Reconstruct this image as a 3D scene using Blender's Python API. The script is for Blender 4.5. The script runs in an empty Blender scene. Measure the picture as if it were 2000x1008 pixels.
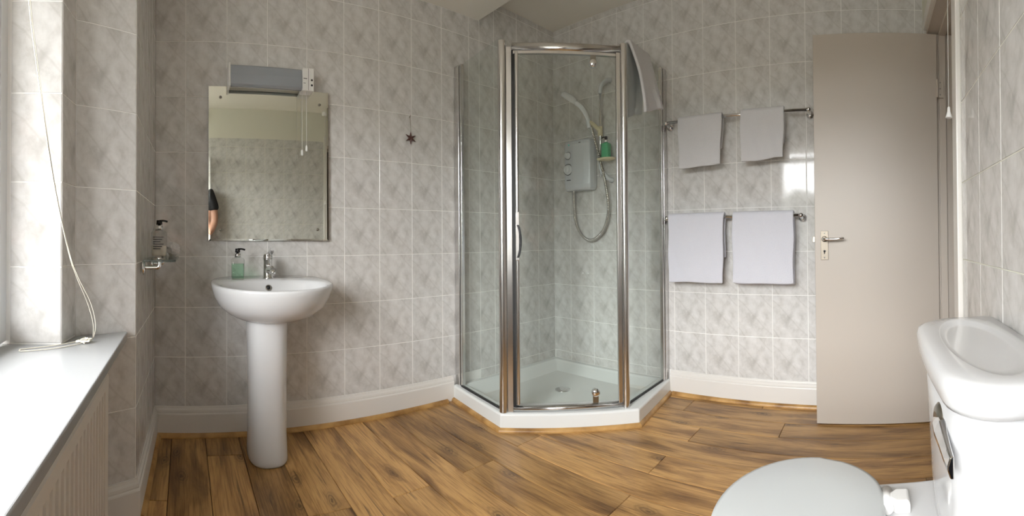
import bpy, bmesh, math, random
from mathutils import Matrix, Vector
random.seed(7)
PI = math.pi
sc = bpy.context.scene
C = sc.collection

# ------------------------------------------------------------------ camera
F, YC, YAW, PITCH, ROLL, H = 852.8432, 459.1602, .7482, .0097, -.0065, .935
cam = bpy.data.cameras.new('camera')
cam.type = 'PANO'
cam.panorama_type = 'CENTRAL_CYLINDRICAL'
cam.central_cylindrical_radius = 1.0
cam.central_cylindrical_range_u_min = -1000 / F
cam.central_cylindrical_range_u_max = 1000 / F
cam.central_cylindrical_range_v_min = (YC - 1008) / F
cam.central_cylindrical_range_v_max = YC / F
cam.clip_start = 0.01
camo = bpy.data.objects.new('camera', cam)
C.objects.link(camo)
f0 = Vector((math.sin(YAW), math.cos(YAW), 0)); r0 = Vector((math.cos(YAW), -math.sin(YAW), 0)); z0 = Vector((0, 0, 1))
fw = math.cos(PITCH) * f0 + math.sin(PITCH) * z0
u2 = math.cos(PITCH) * z0 - math.sin(PITCH) * f0
rt = math.cos(ROLL) * r0 + math.sin(ROLL) * u2
up = math.cos(ROLL) * u2 - math.sin(ROLL) * r0
m = Matrix.Identity(4)
for i in range(3):
    m[i][0], m[i][1], m[i][2] = rt[i], up[i], -fw[i]
m[2][3] = H
camo.matrix_world = m
sc.camera = camo

# ------------------------------------------------------------------ world, daylight, exposure
w = bpy.data.worlds.new('overcast_sky'); sc.world = w
w.use_nodes = True
bg = w.node_tree.nodes['Background']
bg.inputs[0].default_value = (1.0, 1.0, 1.01, 1)
bg.inputs[1].default_value = 31.0
portal = bpy.data.lights.new('window_daylight_portal', 'AREA')
portal.shape = 'RECTANGLE'; portal.size = 1.36; portal.size_y = 1.5
portal.cycles.is_portal = True
po = bpy.data.objects.new('window_daylight_portal', portal); C.objects.link(po)
po.location = (-.615, .475, 1.36); po.rotation_euler = (PI / 2, 0, -PI / 2)
sc.view_settings.view_transform = 'Standard'
sc.view_settings.look = 'None'
sc.view_settings.gamma = 1
sc.view_settings.use_curve_mapping = False
sc.view_settings.exposure = 0.0
sc.cycles.max_bounces = 14
sc.cycles.diffuse_bounces = 7
sc.cycles.glossy_bounces = 6
sc.cycles.transparent_max_bounces = 24
sc.cycles.transmission_bounces = 8
sc.cycles.sample_clamp_indirect = 6

# ------------------------------------------------------------------ materials
MAT = {}
def mat(name, col, rough=.5, metal=0, spec=.5, coat=0, sheen=0, alpha=None):
    m = bpy.data.materials.new(name); m.use_nodes = True
    b = m.node_tree.nodes['Principled BSDF']
    b.inputs['Base Color'].default_value = (*col, 1)
    b.inputs['Roughness'].default_value = rough
    b.inputs['Metallic'].default_value = metal
    b.inputs['Specular IOR Level'].default_value = spec
    b.inputs['Coat Weight'].default_value = coat
    b.inputs['Sheen Weight'].default_value = sheen
    MAT[name] = m
    return m
def nodes(m):
    nt = m.node_tree
    def N(t, **k):
        n = nt.nodes.new(t)
        for a, v in k.items():
            if a.startswith('i_'):
                n.inputs[a[2:]].default_value = v
            else:
                setattr(n, a, v)
        return n
    return nt, N, nt.links.new, nt.nodes['Principled BSDF']
def ramp(n, pts):
    e = n.color_ramp.elements
    while len(e) < len(pts): e.new(.5)
    for q, (p, c) in zip(e, pts):
        q.position = p; q.color = (*c, 1) if len(c) == 3 else c

def bump(m, scale, strength, dist=.002, detail=3, coord='Object'):
    nt, N, L, b = nodes(m)
    tc = N('ShaderNodeTexCoord'); no = N('ShaderNodeTexNoise'); bp = N('ShaderNodeBump')
    no.inputs['Scale'].default_value = scale; no.inputs['Detail'].default_value = detail
    bp.inputs['Strength'].default_value = strength; bp.inputs['Distance'].default_value = dist
    L(tc.outputs[coord], no.inputs['Vector']); L(no.outputs['Fac'], bp.inputs['Height']); L(bp.outputs[0], b.inputs['Normal'])

def tile_material():
    m = mat('marbled_tile', (.6, .57, .54), .06, spec=.38)
    nt, N, L, b = nodes(m)
    uv = N('ShaderNodeUVMap'); uv.uv_map = 'UVMap'
    # the same printed motif on every tile: soft clouds, one dark wedge, thin diagonal veins
    cl = N('ShaderNodeTexNoise'); cl.inputs['Scale'].default_value = 3.4; cl.inputs['Detail'].default_value = 7; cl.inputs['Roughness'].default_value = .64; cl.inputs['Distortion'].default_value = .25
    L(uv.outputs[0], cl.inputs['Vector'])
    r = N('ShaderNodeValToRGB'); ramp(r, [(.30, (.50, .485, .462)), (.46, (.615, .60, .582)), (.65, (.705, .693, .678))])
    L(cl.outputs['Fac'], r.inputs['Fac'])
    # wedge
    mp = N('ShaderNodeMapping'); mp.inputs['Location'].default_value = (-.46, -.42, 0)
    L(uv.outputs[0], mp.inputs['Vector'])
    mp1 = N('ShaderNodeMapping'); mp1.inputs['Rotation'].default_value = (0, 0, -.95); L(mp.outputs[0], mp1.inputs['Vector'])
    mp2 = N('ShaderNodeMapping'); mp2.inputs['Scale'].default_value = (4.2, 10.0, 1)
    L(mp1.outputs[0], mp2.inputs['Vector'])
    wn = N('ShaderNodeTexNoise'); wn.inputs['Scale'].default_value = 6; L(uv.outputs[0], wn.inputs['Vector'])
    mx = N('ShaderNodeVectorMath', operation='MULTIPLY_ADD'); L(wn.outputs['Color'], mx.inputs[0]); mx.inputs[1].default_value = (1.1, 1.1, 0); L(mp2.outputs[0], mx.inputs[2])
    sb = N('ShaderNodeVectorMath', operation='SUBTRACT'); L(mx.outputs[0], sb.inputs[0]); sb.inputs[1].default_value = (.55, .55, 0)
    ln = N('ShaderNodeVectorMath', operation='LENGTH'); L(sb.outputs[0], ln.inputs[0])
    wr = N('ShaderNodeMapRange'); wr.inputs['From Min'].default_value = .15; wr.inputs['From Max'].default_value = 1.0; wr.inputs['To Min'].default_value = .62; wr.inputs['To Max'].default_value = 0
    L(ln.outputs['Value'], wr.inputs['Value'])
    m1 = N('ShaderNodeMixRGB'); m1.inputs['Color2'].default_value = (.39, .376, .355, 1)
    L(wr.outputs[0], m1.inputs['Fac']); L(r.outputs[0], m1.inputs['Color1'])
    # veins
    mp3 = N('ShaderNodeMapping'); mp3.inputs['Rotation'].default_value = (0, 0, -.95); L(uv.outputs[0], mp3.inputs['Vector'])
    wv = N('ShaderNodeTexWave'); wv.inputs['Scale'].default_value = .62; wv.inputs['Distortion'].default_value = 2.2; wv.inputs['Detail'].default_value = 3; wv.inputs['Phase Offset'].default_value = 1.4
    L(mp3.outputs[0], wv.inputs['Vector'])
    vr = N('ShaderNodeMapRange'); vr.inputs['From Min'].default_value = .985; vr.inputs['From Max'].default_value = 1.0; vr.inputs['To Max'].default_value = .22
    L(wv.outputs['Fac'], vr.inputs['Value'])
    m2 = N('ShaderNodeMixRGB'); m2.inputs['Color2'].default_value = (.40, .38, .35, 1)
    L(vr.outputs[0], m2.inputs['Fac']); L(m1.outputs[0], m2.inputs['Color1'])
    L(m2.outputs[0], b.inputs['Base Color'])
    bp = N('ShaderNodeBump'); bp.inputs['Strength'].default_value = .06; bp.inputs['Distance'].default_value = .002
    L(cl.outputs['Fac'], bp.inputs['Height']); L(bp.outputs[0], b.inputs['Normal'])
    return m
tile_material()

def wood_material(name, seamless=False):
    m = mat(name, (.5, .3, .12), .34, spec=.4)
    nt, N, L, b = nodes(m)
    tc = N('ShaderNodeTexCoord'); oi = N('ShaderNodeObjectInfo')
    of = N('ShaderNodeVectorMath', operation='MULTIPLY_ADD')
    cm = N('ShaderNodeCombineXYZ'); L(oi.outputs['Random'], cm.inputs[0]); L(oi.outputs['Random'], cm.inputs[1])
    L(cm.outputs[0], of.inputs[0]); of.inputs[1].default_value = (17.3, 41.7, 0); L(tc.outputs['Object'], of.inputs[2])
    # long tone patches
    mp = N('ShaderNodeMapping'); mp.inputs['Scale'].default_value = (9, 1.5, 1); L(of.outputs[0], mp.inputs['Vector'])
    n1 = N('ShaderNodeTexNoise'); n1.inputs['Scale'].default_value = 1.25; n1.inputs['Detail'].default_value = 8; n1.inputs['Roughness'].default_value = .6; n1.inputs['Distortion'].default_value = .5
    L(mp.outputs[0], n1.inputs['Vector'])
    r1 = N('ShaderNodeValToRGB'); ramp(r1, [(.32, (.185, .092, .032)), (.44, (.35, .188, .066)), (.54, (.52, .297, .108)), (.71, (.645, .382, .148))])
    L(n1.outputs['Fac'], r1.inputs['Fac'])
    # fine grain
    mg = N('ShaderNodeMapping'); mg.inputs['Scale'].default_value = (110, 4, 1); L(of.outputs[0], mg.inputs['Vector'])
    n2 = N('ShaderNodeTexNoise'); n2.inputs['Scale'].default_value = 1.4; n2.inputs['Detail'].default_value = 4; n2.inputs['Distortion'].default_value = .6
    L(mg.outputs[0], n2.inputs['Vector'])
    gr = N('ShaderNodeValToRGB'); ramp(gr, [(.34, (.60, .54, .48)), (.52, (1, 1, 1)), (.8, (1.0, 1.0, 1.0))])
    L(n2.outputs['Fac'], gr.inputs['Fac'])
    mu = N('ShaderNodeMixRGB', blend_type='MULTIPLY'); mu.inputs['Fac'].default_value = .8
    L(r1.outputs[0], mu.inputs['Color1']); L(gr.outputs[0], mu.inputs['Color2'])
    # knots
    mk = N('ShaderNodeMapping'); mk.inputs['Scale'].default_value = (6.0, 2.6, 1); L(of.outputs[0], mk.inputs['Vector'])
    wd = N('ShaderNodeTexNoise'); wd.inputs['Scale'].default_value = 6; L(mk.outputs[0], wd.inputs['Vector'])
    wm = N('ShaderNodeVectorMath', operation='MULTIPLY_ADD'); L(wd.outputs['Color'], wm.inputs[0]); wm.inputs[1].default_value = (.16, .16, 0); L(mk.outputs[0], wm.inputs[2])
    vo = N('ShaderNodeTexVoronoi'); vo.inputs['Scale'].default_value = 1.0; vo.inputs['Randomness'].default_value = 1; vo.voronoi_dimensions = '2D'
    L(wm.outputs[0], vo.inputs['Vector'])
    vr = N('ShaderNodeMapRange'); vr.inputs['From Min'].default_value = .02; vr.inputs['From Max'].default_value = .21; vr.inputs['To Min'].default_value = .85; vr.inputs['To Max'].default_value = 0
    L(vo.outputs['Distance'], vr.inputs['Value'])
    rg = N('ShaderNodeMath', operation='MULTIPLY'); rg.inputs[1].default_value = 105; L(vo.outputs['Distance'], rg.inputs[0])
    rs = N('ShaderNodeMath', operation='SINE'); L(rg.outputs[0], rs.inputs[0])
    rm = N('ShaderNodeMath', operation='MULTIPLY_ADD'); rm.inputs[1].default_value = .28; rm.inputs[2].default_value = .72; L(rs.outputs[0], rm.inputs[0])
    vq = N('ShaderNodeMath', operation='MULTIPLY'); L(vr.outputs[0], vq.inputs[0]); L(rm.outputs[0], vq.inputs[1])
    sel = N('ShaderNodeMath', operation='GREATER_THAN'); sel.inputs[1].default_value = .45
    sp = N('ShaderNodeSeparateColor'); L(vo.outputs['Color'], sp.inputs[0]); L(sp.outputs[0], sel.inputs[0])
    km = N('ShaderNodeMath', operation='MULTIPLY'); L(vq.outputs[0], km.inputs[0]); L(sel.outputs[0], km.inputs[1])
    mk2 = N('ShaderNodeMixRGB'); mk2.inputs['Color2'].default_value = (.075, .035, .014, 1)
    L(km.outputs[0], mk2.inputs['Fac']); L(mu.outputs[0], mk2.inputs['Color1'])
    # dark cracks along the grain
    mcx = N('ShaderNodeMapping'); mcx.inputs['Scale'].default_value = (34, 1.7, 1); mcx.inputs['Location'].default_value = (5, 9, 0); L(of.outputs[0], mcx.inputs['Vector'])
    nc = N('ShaderNodeTexNoise'); nc.inputs['Scale'].default_value = 1.6; nc.inputs['Detail'].default_value = 5; nc.inputs['Distortion'].default_value = .8; L(mcx.outputs[0], nc.inputs['Vector'])
    cr = N('ShaderNodeMapRange'); cr.inputs['From Min'].default_value = .61; cr.inputs['From Max'].default_value = .70; cr.inputs['To Max'].default_value = .72; L(nc.outputs['Fac'], cr.inputs['Value'])
    mcr = N('ShaderNodeMixRGB'); mcr.inputs['Color2'].default_value = (.11, .055, .02, 1); L(cr.outputs[0], mcr.inputs['Fac']); L(mk2.outputs[0], mcr.inputs['Color1'])
    mk2 = mcr
    # plank to plank difference
    hv = N('ShaderNodeHueSaturation'); vm = N('ShaderNodeMapRange'); vm.inputs['To Min'].default_value = .80; vm.inputs['To Max'].default_value = 1.18
    L(oi.outputs['Random'], vm.inputs['Value']); L(vm.outputs[0], hv.inputs['Value']); L(mk2.outputs[0], hv.inputs['Color'])
    L(hv.outputs[0], b.inputs['Base Color'])
    bp = N('ShaderNodeBump'); bp.inputs['Strength'].default_value = .15; bp.inputs['Distance'].default_value = .001
    L(n2.outputs['Fac'], bp.inputs['Height']); L(bp.outputs[0], b.inputs['Normal'])
    return m
wood_material('oak_plank')
def bead_material():
    m = mat('oak_bead', (.5, .3, .12), .35, spec=.4)
    nt, N, L, b = nodes(m)
    tc = N('ShaderNodeTexCoord'); no = N('ShaderNodeTexNoise'); no.inputs['Scale'].default_value = 9; no.inputs['Detail'].default_value = 5
    r = N('ShaderNodeValToRGB'); ramp(r, [(.32, (.26, .13, .04)), (.5, (.47, .265, .09)), (.68, (.60, .36, .135))])
    L(tc.outputs['Object'], no.inputs['Vector']); L(no.outputs['Fac'], r.inputs['Fac']); L(r.outputs[0], b.inputs['Base Color'])
bead_material()

mat('grout', (.86, .845, .82), .6)
mat('white_gloss_paint', (.74, .71, .67), .35)
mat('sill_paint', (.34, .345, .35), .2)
mat('ceiling_paint', (.80, .77, .70), .8)
mat('wall_paint', (.74, .73, .64), .8)
mat('door_paint', (.50, .445, .39), .38)
bump(MAT['door_paint'], 900, .04, .0005)
mat('lining_paint', (.56, .50, .44), .4)
mat('ceramic', (.64, .64, .645), .07, spec=.5)
mat('seat_plastic', (.56, .58, .58), .2)
mat('acrylic', (.80, .82, .81), .14)
mat('chrome', (.78, .78, .78), .07, 1)
mat('brushed_nickel', (.34, .315, .27), .32, 1)
mat('antique_nickel', (.24, .21, .17), .42, 1)
mat('aluminium', (.66, .65, .64), .2, 1)
mat('black_rubber', (.012, .012, .012), .5)
mat('dark_line', (.035, .035, .04), .6)
mat('upvc', (.80, .82, .84), .25)
mat('radiator_enamel', (.72, .67, .60), .35)
mat('black_plastic', (.012, .012, .013), .25)
mat('white_plastic', (.78, .77, .75), .3)
mat('grey_diffuser', (.30, .32, .35), .22)
mat('shower_case', (.60, .62, .65), .22)
mat('shower_case_pale', (.74, .76, .78), .2)
mat('cream_plastic', (.70, .64, .45), .4)
mat('cord_cream', (.72, .68, .58), .8)
mat('label_ink', (.05, .045, .05), .6)
mat('star_wood', (.10, .035, .025), .55)
mat('twine', (.30, .26, .21), .9)
mat('subfloor', (.03, .018, .01), .9)
mat('skin', (.50, .27, .19), .5); mat('hair', (.05, .03, .02), .6)
mat('shirt_black', (.012, .012, .014), .85); mat('trousers', (.03, .035, .05), .85); mat('shoe', (.03, .03, .03), .5)
mat('lotion', (.78, .72, .64), .3)
mat('green_soap', (.10, .42, .22), .15)
mat('led', (.1, .8, .7), .3)
mat('grass', (.11, .105, .09), .9); mat('woodland', (.06, .065, .05), .95)
bump(MAT['wall_paint'], 60, .05); bump(MAT['ceiling_paint'], 40, .15, .003)

def towel_mat(name, col):
    m = mat(name, col, .95, spec=.1, sheen=.3)
    nt, N, L, b = nodes(m)
    tc = N('ShaderNodeTexCoord'); no = N('ShaderNodeTexNoise'); no.inputs['Scale'].default_value = 260; no.inputs['Detail'].default_value = 2
    n2 = N('ShaderNodeTexVoronoi'); n2.inputs['Scale'].default_value = 420
    ad = N('ShaderNodeMath', operation='ADD')
    L(tc.outputs['Object'], no.inputs['Vector']); L(tc.outputs['Object'], n2.inputs['Vector'])
    L(no.outputs['Fac'], ad.inputs[0]); L(n2.outputs['Distance'], ad.inputs[1])
    bp = N('ShaderNodeBump'); bp.inputs['Strength'].default_value = .7; bp.inputs['Distance'].default_value = .003
    L(ad.outputs[0], bp.inputs['Height']); L(bp.outputs[0], b.inputs['Normal'])
towel_mat('towel_white', (.74, .73, .75))
towel_mat('towel_bath', (.76, .76, .83))
towel_mat('sponge', (.78, .76, .76))

def glass_mat(name, tint, rough=0.0, ior=1.5):
    m = bpy.data.materials.new(name); m.use_nodes = True; nt = m.node_tree
    nt.nodes.remove(nt.nodes['Principled BSDF'])
    o = nt.nodes['Material Output']
    tr = nt.nodes.new('ShaderNodeBsdfTransparent'); tr.inputs[0].default_value = (*tint, 1)
    gl = nt.nodes.new('ShaderNodeBsdfGlossy'); gl.inputs['Roughness'].default_value = rough
    lw = nt.nodes.new('ShaderNodeLayerWeight'); lw.inputs[0].default_value = .5
    pw = nt.nodes.new('ShaderNodeMath'); pw.operation = 'POWER'; pw.inputs[1].default_value = 5
    nt.links.new(lw.outputs['Facing'], pw.inputs[0])
    f0_ = ((ior - 1) / (ior + 1)) ** 2
    fr = nt.nodes.new('ShaderNodeMath'); fr.operation = 'MULTIPLY_ADD'; fr.inputs[1].default_value = 1 - f0_; fr.inputs[2].default_value = f0_
    nt.links.new(pw.outputs[0], fr.inputs[0])
    mx = nt.nodes.new('ShaderNodeMixShader')
    nt.links.new(fr.outputs[0], mx.inputs[0]); nt.links.new(tr.outputs[0], mx.inputs[1]); nt.links.new(gl.outputs[0], mx.inputs[2]); nt.links.new(mx.outputs[0], o.inputs[0])
    MAT[name] = m
glass_mat('shower_glass', (.965, .985, .975), ior=1.35)
glass_mat('window_glass', (.98, .99, .99), ior=1.4)
glass_mat('shelf_glass', (.75, .82, .80))
glass_mat('clear_plastic', (.93, .93, .92), ior=1.35)
glass_mat('green_liquid', (.76, .94, .83), ior=1.3)
m = mat('mirror_silver', (.70, .71, .65), .0, 1)

# ------------------------------------------------------------------ helpers
def link(o, parent=None):
    C.objects.link(o)
    if parent is not None: o.parent = parent
    return o
def tag(o, label, cat=None, group=None, kind=None):
    o['label'] = label
    if cat: o['category'] = cat
    if group: o['group'] = group
    if kind: o['kind'] = kind
    return o
def empty(name, loc=(0, 0, 0)):
    o = bpy.data.objects.new(name, None); o.location = loc; o.empty_display_size = .05
    return link(o)
class MB:
    def __init__(s): s.v = []; s.f = []; s.sm = []
    def add(s, vs, fs, smooth=False):
        o = len(s.v); s.v += [tuple(v) for v in vs]
        for f in fs: s.f.append([i + o for i in f]); s.sm.append(smooth)
        return s
    def box(s, a, b, ch=0):
        x0, y0, z0 = [min(p, q) for p, q in zip(a, b)]; x1, y1, z1 = [max(p, q) for p, q in zip(a, b)]
        if ch <= 0:
            vs = [(x, y, z) for z in (z0, z1) for y in (y0, y1) for x in (x0, x1)]
            return s.add(vs, [(0, 2, 3, 1), (4, 5, 7, 6), (0, 1, 5, 4), (2, 6, 7, 3), (0, 4, 6, 2), (1, 3, 7, 5)])
        bm = bmesh.new(); bmesh.ops.create_cube(bm, size=1)
        for v in bm.verts: v.co = Vector(((x0 + x1) / 2 + v.co.x * (x1 - x0), (y0 + y1) / 2 + v.co.y * (y1 - y0), (z0 + z1) / 2 + v.co.z * (z1 - z0)))
        bmesh.ops.bevel(bm, geom=list(bm.edges), offset=ch, segments=2, profile=.6, affect='EDGES')
        bm.verts.index_update()
        s.add([v.co for v in bm.verts], [[v.index for v in f.verts] for f in bm.faces], False); bm.free()
        return s
    def loft(s, loops, cap0=True, cap1=True, smooth=True, closed=True):
        n = len(loops[0]); o = []
        vs = [p for l in loops for p in l]; fs = []
        for k in range(len(loops) - 1):
            for i in range(n if closed else n - 1):
                j = (i + 1) % n
                fs.append((k * n + i, k * n + j, (k + 1) * n + j, (k + 1) * n + i))
        s.add(vs, fs, smooth)
        if cap0: s.add(loops[0], [list(range(n))[::-1]], False)
        if cap1: s.add(loops[-1], [list(range(n))], False)
        return s
    def cyl(s, a, b, r, r2=None, n=20, cap=True, smooth=True):
        a, b = Vector(a), Vector(b); d = (b - a).normalized(); r2 = r if r2 is None else r2
        u = d.orthogonal().normalized(); v = d.cross(u)
        L = [[c + (u * math.cos(2 * PI * i / n) + v * math.sin(2 * PI * i / n)) * q for i in range(n)] for c, q in ((a, r), (b, r2))]
        return s.loft(L, cap, cap, smooth)
    def lathe(s, base, prof, axis=(0, 0, 1), n=28, cap=True):
        base = Vector(base); d = Vector(axis).normalized(); u = d.orthogonal().normalized(); v = d.cross(u)
        L = [[base + d * h + (u * math.cos(2 * PI * i / n) + v * math.sin(2 * PI * i / n)) * max(r, 1e-5) for i in range(n)] for r, h in prof]
        return s.loft(L, cap, cap, True)
    def tube(s, pts, r, n=8, res=6, cap=True, taper=None):
        P = [Vector(p) for p in pts]
        if res > 1 and len(P) > 2:
            Q = []
            for i in range(len(P) - 1):
                p0, p1, p2, p3 = P[max(i - 1, 0)], P[i], P[i + 1], P[min(i + 2, len(P) - 1)]
                for k in range(res):
                    t = k / res
                    Q.append(.5 * ((2 * p1) + (p2 - p0) * t + (2 * p0 - 5 * p1 + 4 * p2 - p3) * t * t + (3 * p1 - p0 - 3 * p2 + p3) * t ** 3))
            Q.append(P[-1]); P = Q
        t0 = (P[1] - P[0]).normalized(); u = t0.orthogonal().normalized(); loops = []
        for i, p in enumerate(P):
            t = (P[min(i + 1, len(P) - 1)] - P[max(i - 1, 0)]).normalized()
            u = (u - t * u.dot(t)).normalized(); v = t.cross(u)
            rr = r if taper is None else r * (taper[0] + (taper[1] - taper[0]) * i / (len(P) - 1))
            loops.append([p + (u * math.cos(2 * PI * k / n) + v * math.sin(2 * PI * k / n)) * rr for k in range(n)])
        return s.loft(loops, cap, cap, True)
    def sphere(s, c, r, sc_=(1, 1, 1), n=16, m=10):
        loops = []
        for j in range(m + 1):
            a = -PI / 2 + PI * j / m; rr = max(math.cos(a), 1e-3)
            loops.append([(c[0] + r * sc_[0] * rr * math.cos(2 * PI * i / n), c[1] + r * sc_[1] * rr * math.sin(2 * PI * i / n), c[2] + r * sc_[2] * math.sin(a)) for i in range(n)])
        return s.loft(loops, True, True, True)
    def prism(s, poly, z0, z1):
        n = len(poly)
        return s.loft([[(x, y, z0) for x, y in poly], [(x, y, z1) for x, y in poly]], True, True, False)
    def sweep(s, prof, path, smooth=False):
        # profile (n, z): n = distance into the room, to the right of the path
        P = [Vector(p) for p in path]; loops = []
        for i, p in enumerate(P):
            ns = []
            for a, b in ((i - 1, i), (i, i + 1)):
                if a >= 0 and b < len(P):
                    d = (P[b] - P[a]).normalized(); ns.append(Vector((d.y, -d.x)))
            nn = sum(ns, Vector((0, 0))).normalized(); k = 1 / max(.3, nn.dot(ns[0]))
            loops.append([(p.x + nn.x * k * q, p.y + nn.y * k * q, z) for q, z in prof])
        return s.loft(loops, True, True, smooth)
    def mesh(s, name):
        me = bpy.data.meshes.new(name); me.from_pydata(s.v, [], s.f)
        me.polygons.foreach_set('use_smooth', s.sm)
        bm = bmesh.new(); bm.from_mesh(me); bmesh.ops.remove_doubles(bm, verts=bm.verts, dist=1e-6); bmesh.ops.recalc_face_normals(bm, faces=bm.faces); bm.to_mesh(me); bm.free()
        me.update(); return me
    def build(s, name, material, parent=None, loc=None, bevel=0, auto=None):
        me = s.mesh(name); me.materials.append(MAT[material])
        o = bpy.data.objects.new(name, me)
        if loc: o.location = loc
        if bevel:
            b = o.modifiers.new('bevel', 'BEVEL'); b.width = bevel; b.segments = 3; b.limit_method = 'ANGLE'; b.angle_limit = .6
        return link(o, parent)

# ------------------------------------------------------------------ room geometry (metres, camera above the origin)
XB, YA, YD = 2.3708, 2.1016, -.293          # right wall, back wall, near wall
ZC, ZL, XBULK = 2.44, 2.29, 1.682           # ceiling, lowered ceiling and its edge
ROWS = [.139, .374, .612, .856, 1.1015, 1.36, 1.629, 1.897, 2.166, 2.402, 2.65]
GAP, TT = .0036, .0015
LEFT = [(-.494, 1.164), (-.353, 1.214), (-.342, 1.327), (-.165, 1.46), (-.147, YA)]
TILE_CACHE = {}
def tile_mesh(wd, ht, u0, v0):
    key = (round(wd, 3), round(ht, 3), round(u0, 3), round(v0, 3))
    if key in TILE_CACHE: return TILE_CACHE[key]
    g = GAP / 2; c = .0010
    b = [(g, 0, g), (wd - g, 0, g), (wd - g, 0, ht - g), (g, 0, ht - g)]
    e = [(x, -TT + c * .8, z) for x, y, z in b]
    f = [(g + c, -TT, g + c), (wd - g - c, -TT, g + c), (wd - g - c, -TT, ht - g - c), (g + c, -TT, ht - g - c)]
    vs = b + e + f; fs = [(8, 9, 10, 11)]
    for o in (0, 4):
        for i in range(4):
            j = (i + 1) % 4; fs.append((o + i, o + j, o + 4 + j, o + 4 + i))
    me = bpy.data.meshes.new('tile'); me.from_pydata(vs, [], fs)
    uv = me.uv_layers.new(name='UVMap')
    for lp in me.loops:
        v = vs[lp.vertex_index]; uv.data[lp.index].uv = (u0 + v[0] / .2, (v0 + v[2] / .25))
    me.materials.append(MAT['marbled_tile'])
    TILE_CACHE[key] = me
    return me
def tile_wall(parent, P, Q, cols, z0, z1, skip=None, rows=ROWS, off=0.0):
    P, Q = Vector(P), Vector(Q); L = (Q - P).length; d = (Q - P) / L; ang = math.atan2(d.y, d.x)
    nrm = Vector((d.y, -d.x))
    us = [u for u in cols if 0.012 < u < L - .012]
    ue = [0] + us + [L]
    zr = [z for z in rows if z0 + .012 < z < z1 - .012]
    ze = [z0] + zr + [z1]
    for i in range(len(ue) - 1):
        for k in range(len(ze) - 1):
            a, b, c, e = ue[i], ue[i + 1], ze[k], ze[k + 1]
            pieces = [(a, b, c, e)] if skip is None else skip(a, b, c, e)
            for a2, b2, c2, e2 in pieces:
                if b2 - a2 < .01 or e2 - c2 < .01: continue
                # a cut tile keeps the part of the print that is left of it
                u0 = 0.0
                if i == 0 and us: u0 = max(0, 1 - (us[0]) / .2)
                u0 += (a2 - a) / .2
                v0 = 0.0
                if k == 0 and zr: v0 = max(0, 1 - (zr[0] - z0) / .25)
                v0 += (c2 - c) / .25
                o = bpy.data.objects.new('tile', tile_mesh(b2 - a2, e2 - c2, u0, v0))
                p = P + d * a2 + nrm * off
                o.location = (p.x, p.y, c2); o.rotation_euler = (0, 0, ang)
                link(o, parent)

# floor: backing and single planks
fl = MB().box((-.6, -.6, -.12), (2.6, 2.3, -.010)).build('floor', 'subfloor')
tag(fl, 'warm oak plank floor of knotty brown boards', 'floor', kind='structure')
PW = .158; PX0 = -.062
ENDS = {-1: [1.575, .30], 0: [.95], 1: [1.9, .55], 2: [1.05, -.1], 3: [1.43, .2], 4: [.85], 5: [1.42, .2], 6: [.80], 7: [1.42, .2], 8: [.845], 9: [1.44, .25], 10: [.86, -.2], 11: [1.40, .2], 12: [.83], 13: [.44], 14: [1.0]}
def plank_mesh(wd, ln):
    key = ('p', round(wd, 3), round(ln, 3))
    if key in TILE_CACHE: return TILE_CACHE[key]
    g = .0011; c = .0016; x0, x1, y0, y1 = -wd / 2 + g, wd / 2 - g, -ln / 2 + g, ln / 2 - g
    vs = [(x0, y0, -.01), (x1, y0, -.01), (x1, y1, -.01), (x0, y1, -.01)]
    vs += [(x, y, -c) for x, y, z in vs[:4]]
    vs += [(x0 + c, y0 + c, 0), (x1 - c, y0 + c, 0), (x1 - c, y1 - c, 0), (x0 + c, y1 - c, 0)]
    fs = [(8, 9, 10, 11)]
    for o in (0, 4):
        for i in range(4): j = (i + 1) % 4; fs.append((o + i, o + j, o + 4 + j, o + 4 + i))
    me = bpy.data.meshes.new('plank'); me.from_pydata(vs, [], fs); me.materials.append(MAT['oak_plank'])
    TILE_CACHE[key] = me; return me
for k in range(-2, 16):
    x0 = max(PX0 + PW * k, -.36); x1 = min(PX0 + PW * (k + 1), XB)
    if x1 - x0 < .02: continue
    ys = [YD - .25] + sorted(ENDS.get(k, [.6])) + [YA]
    for a, b in zip(ys[:-1], ys[1:]):
        o = bpy.data.objects.new('plank', plank_mesh(x1 - x0, b - a)); o.location = ((x0 + x1) / 2, (a + b) / 2, 0); link(o, fl)

# back wall (basin wall)
wa = MB().box((-.2, YA, 0), (XB + .15, YA + .15, ZC + .1)).build('wall_back', 'grout')
tag(wa, 'marbled grey tiled wall behind the wash basin and mirror', 'wall', kind='structure')
xs0 = -.147
colsA = [(.0007 + .2 * i) - xs0 for i in range(0, 13)]
tile_wall(wa, (-.147, YA), (XBULK, YA), colsA, ROWS[0], ZL)
colsA2 = [(.0007 + .2 * i) - XBULK for i in range(9, 13)]
def first_cut(a, b, c, e): return [(a, b, c, e)]
tile_wall(wa, (XBULK, YA), (XB, YA), colsA2, .085, ZC)
# right wall (towel wall)
wb = MB().box((XB, YD - .2, 0), (XB + .15, YA + .15, ZC + .1)).build('wall_right', 'grout')
tag(wb, 'marbled grey tiled wall behind the towel rails and open door', 'wall', kind='structure')
colsB = [YA - (1.15 - .2 * i) for i in range(-4, 8)]
tile_wall(wb, (XB, YA), (XB, YD), colsB, .139, ZC)
# strip of tiles that runs down to the tray inside the shower
tile_wall(wb, (XB, YA - .006), (XB, 1.20), [YA - .006 - (1.15 - .2 * i) for i in range(-4, 0)], .085, .139)
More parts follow.
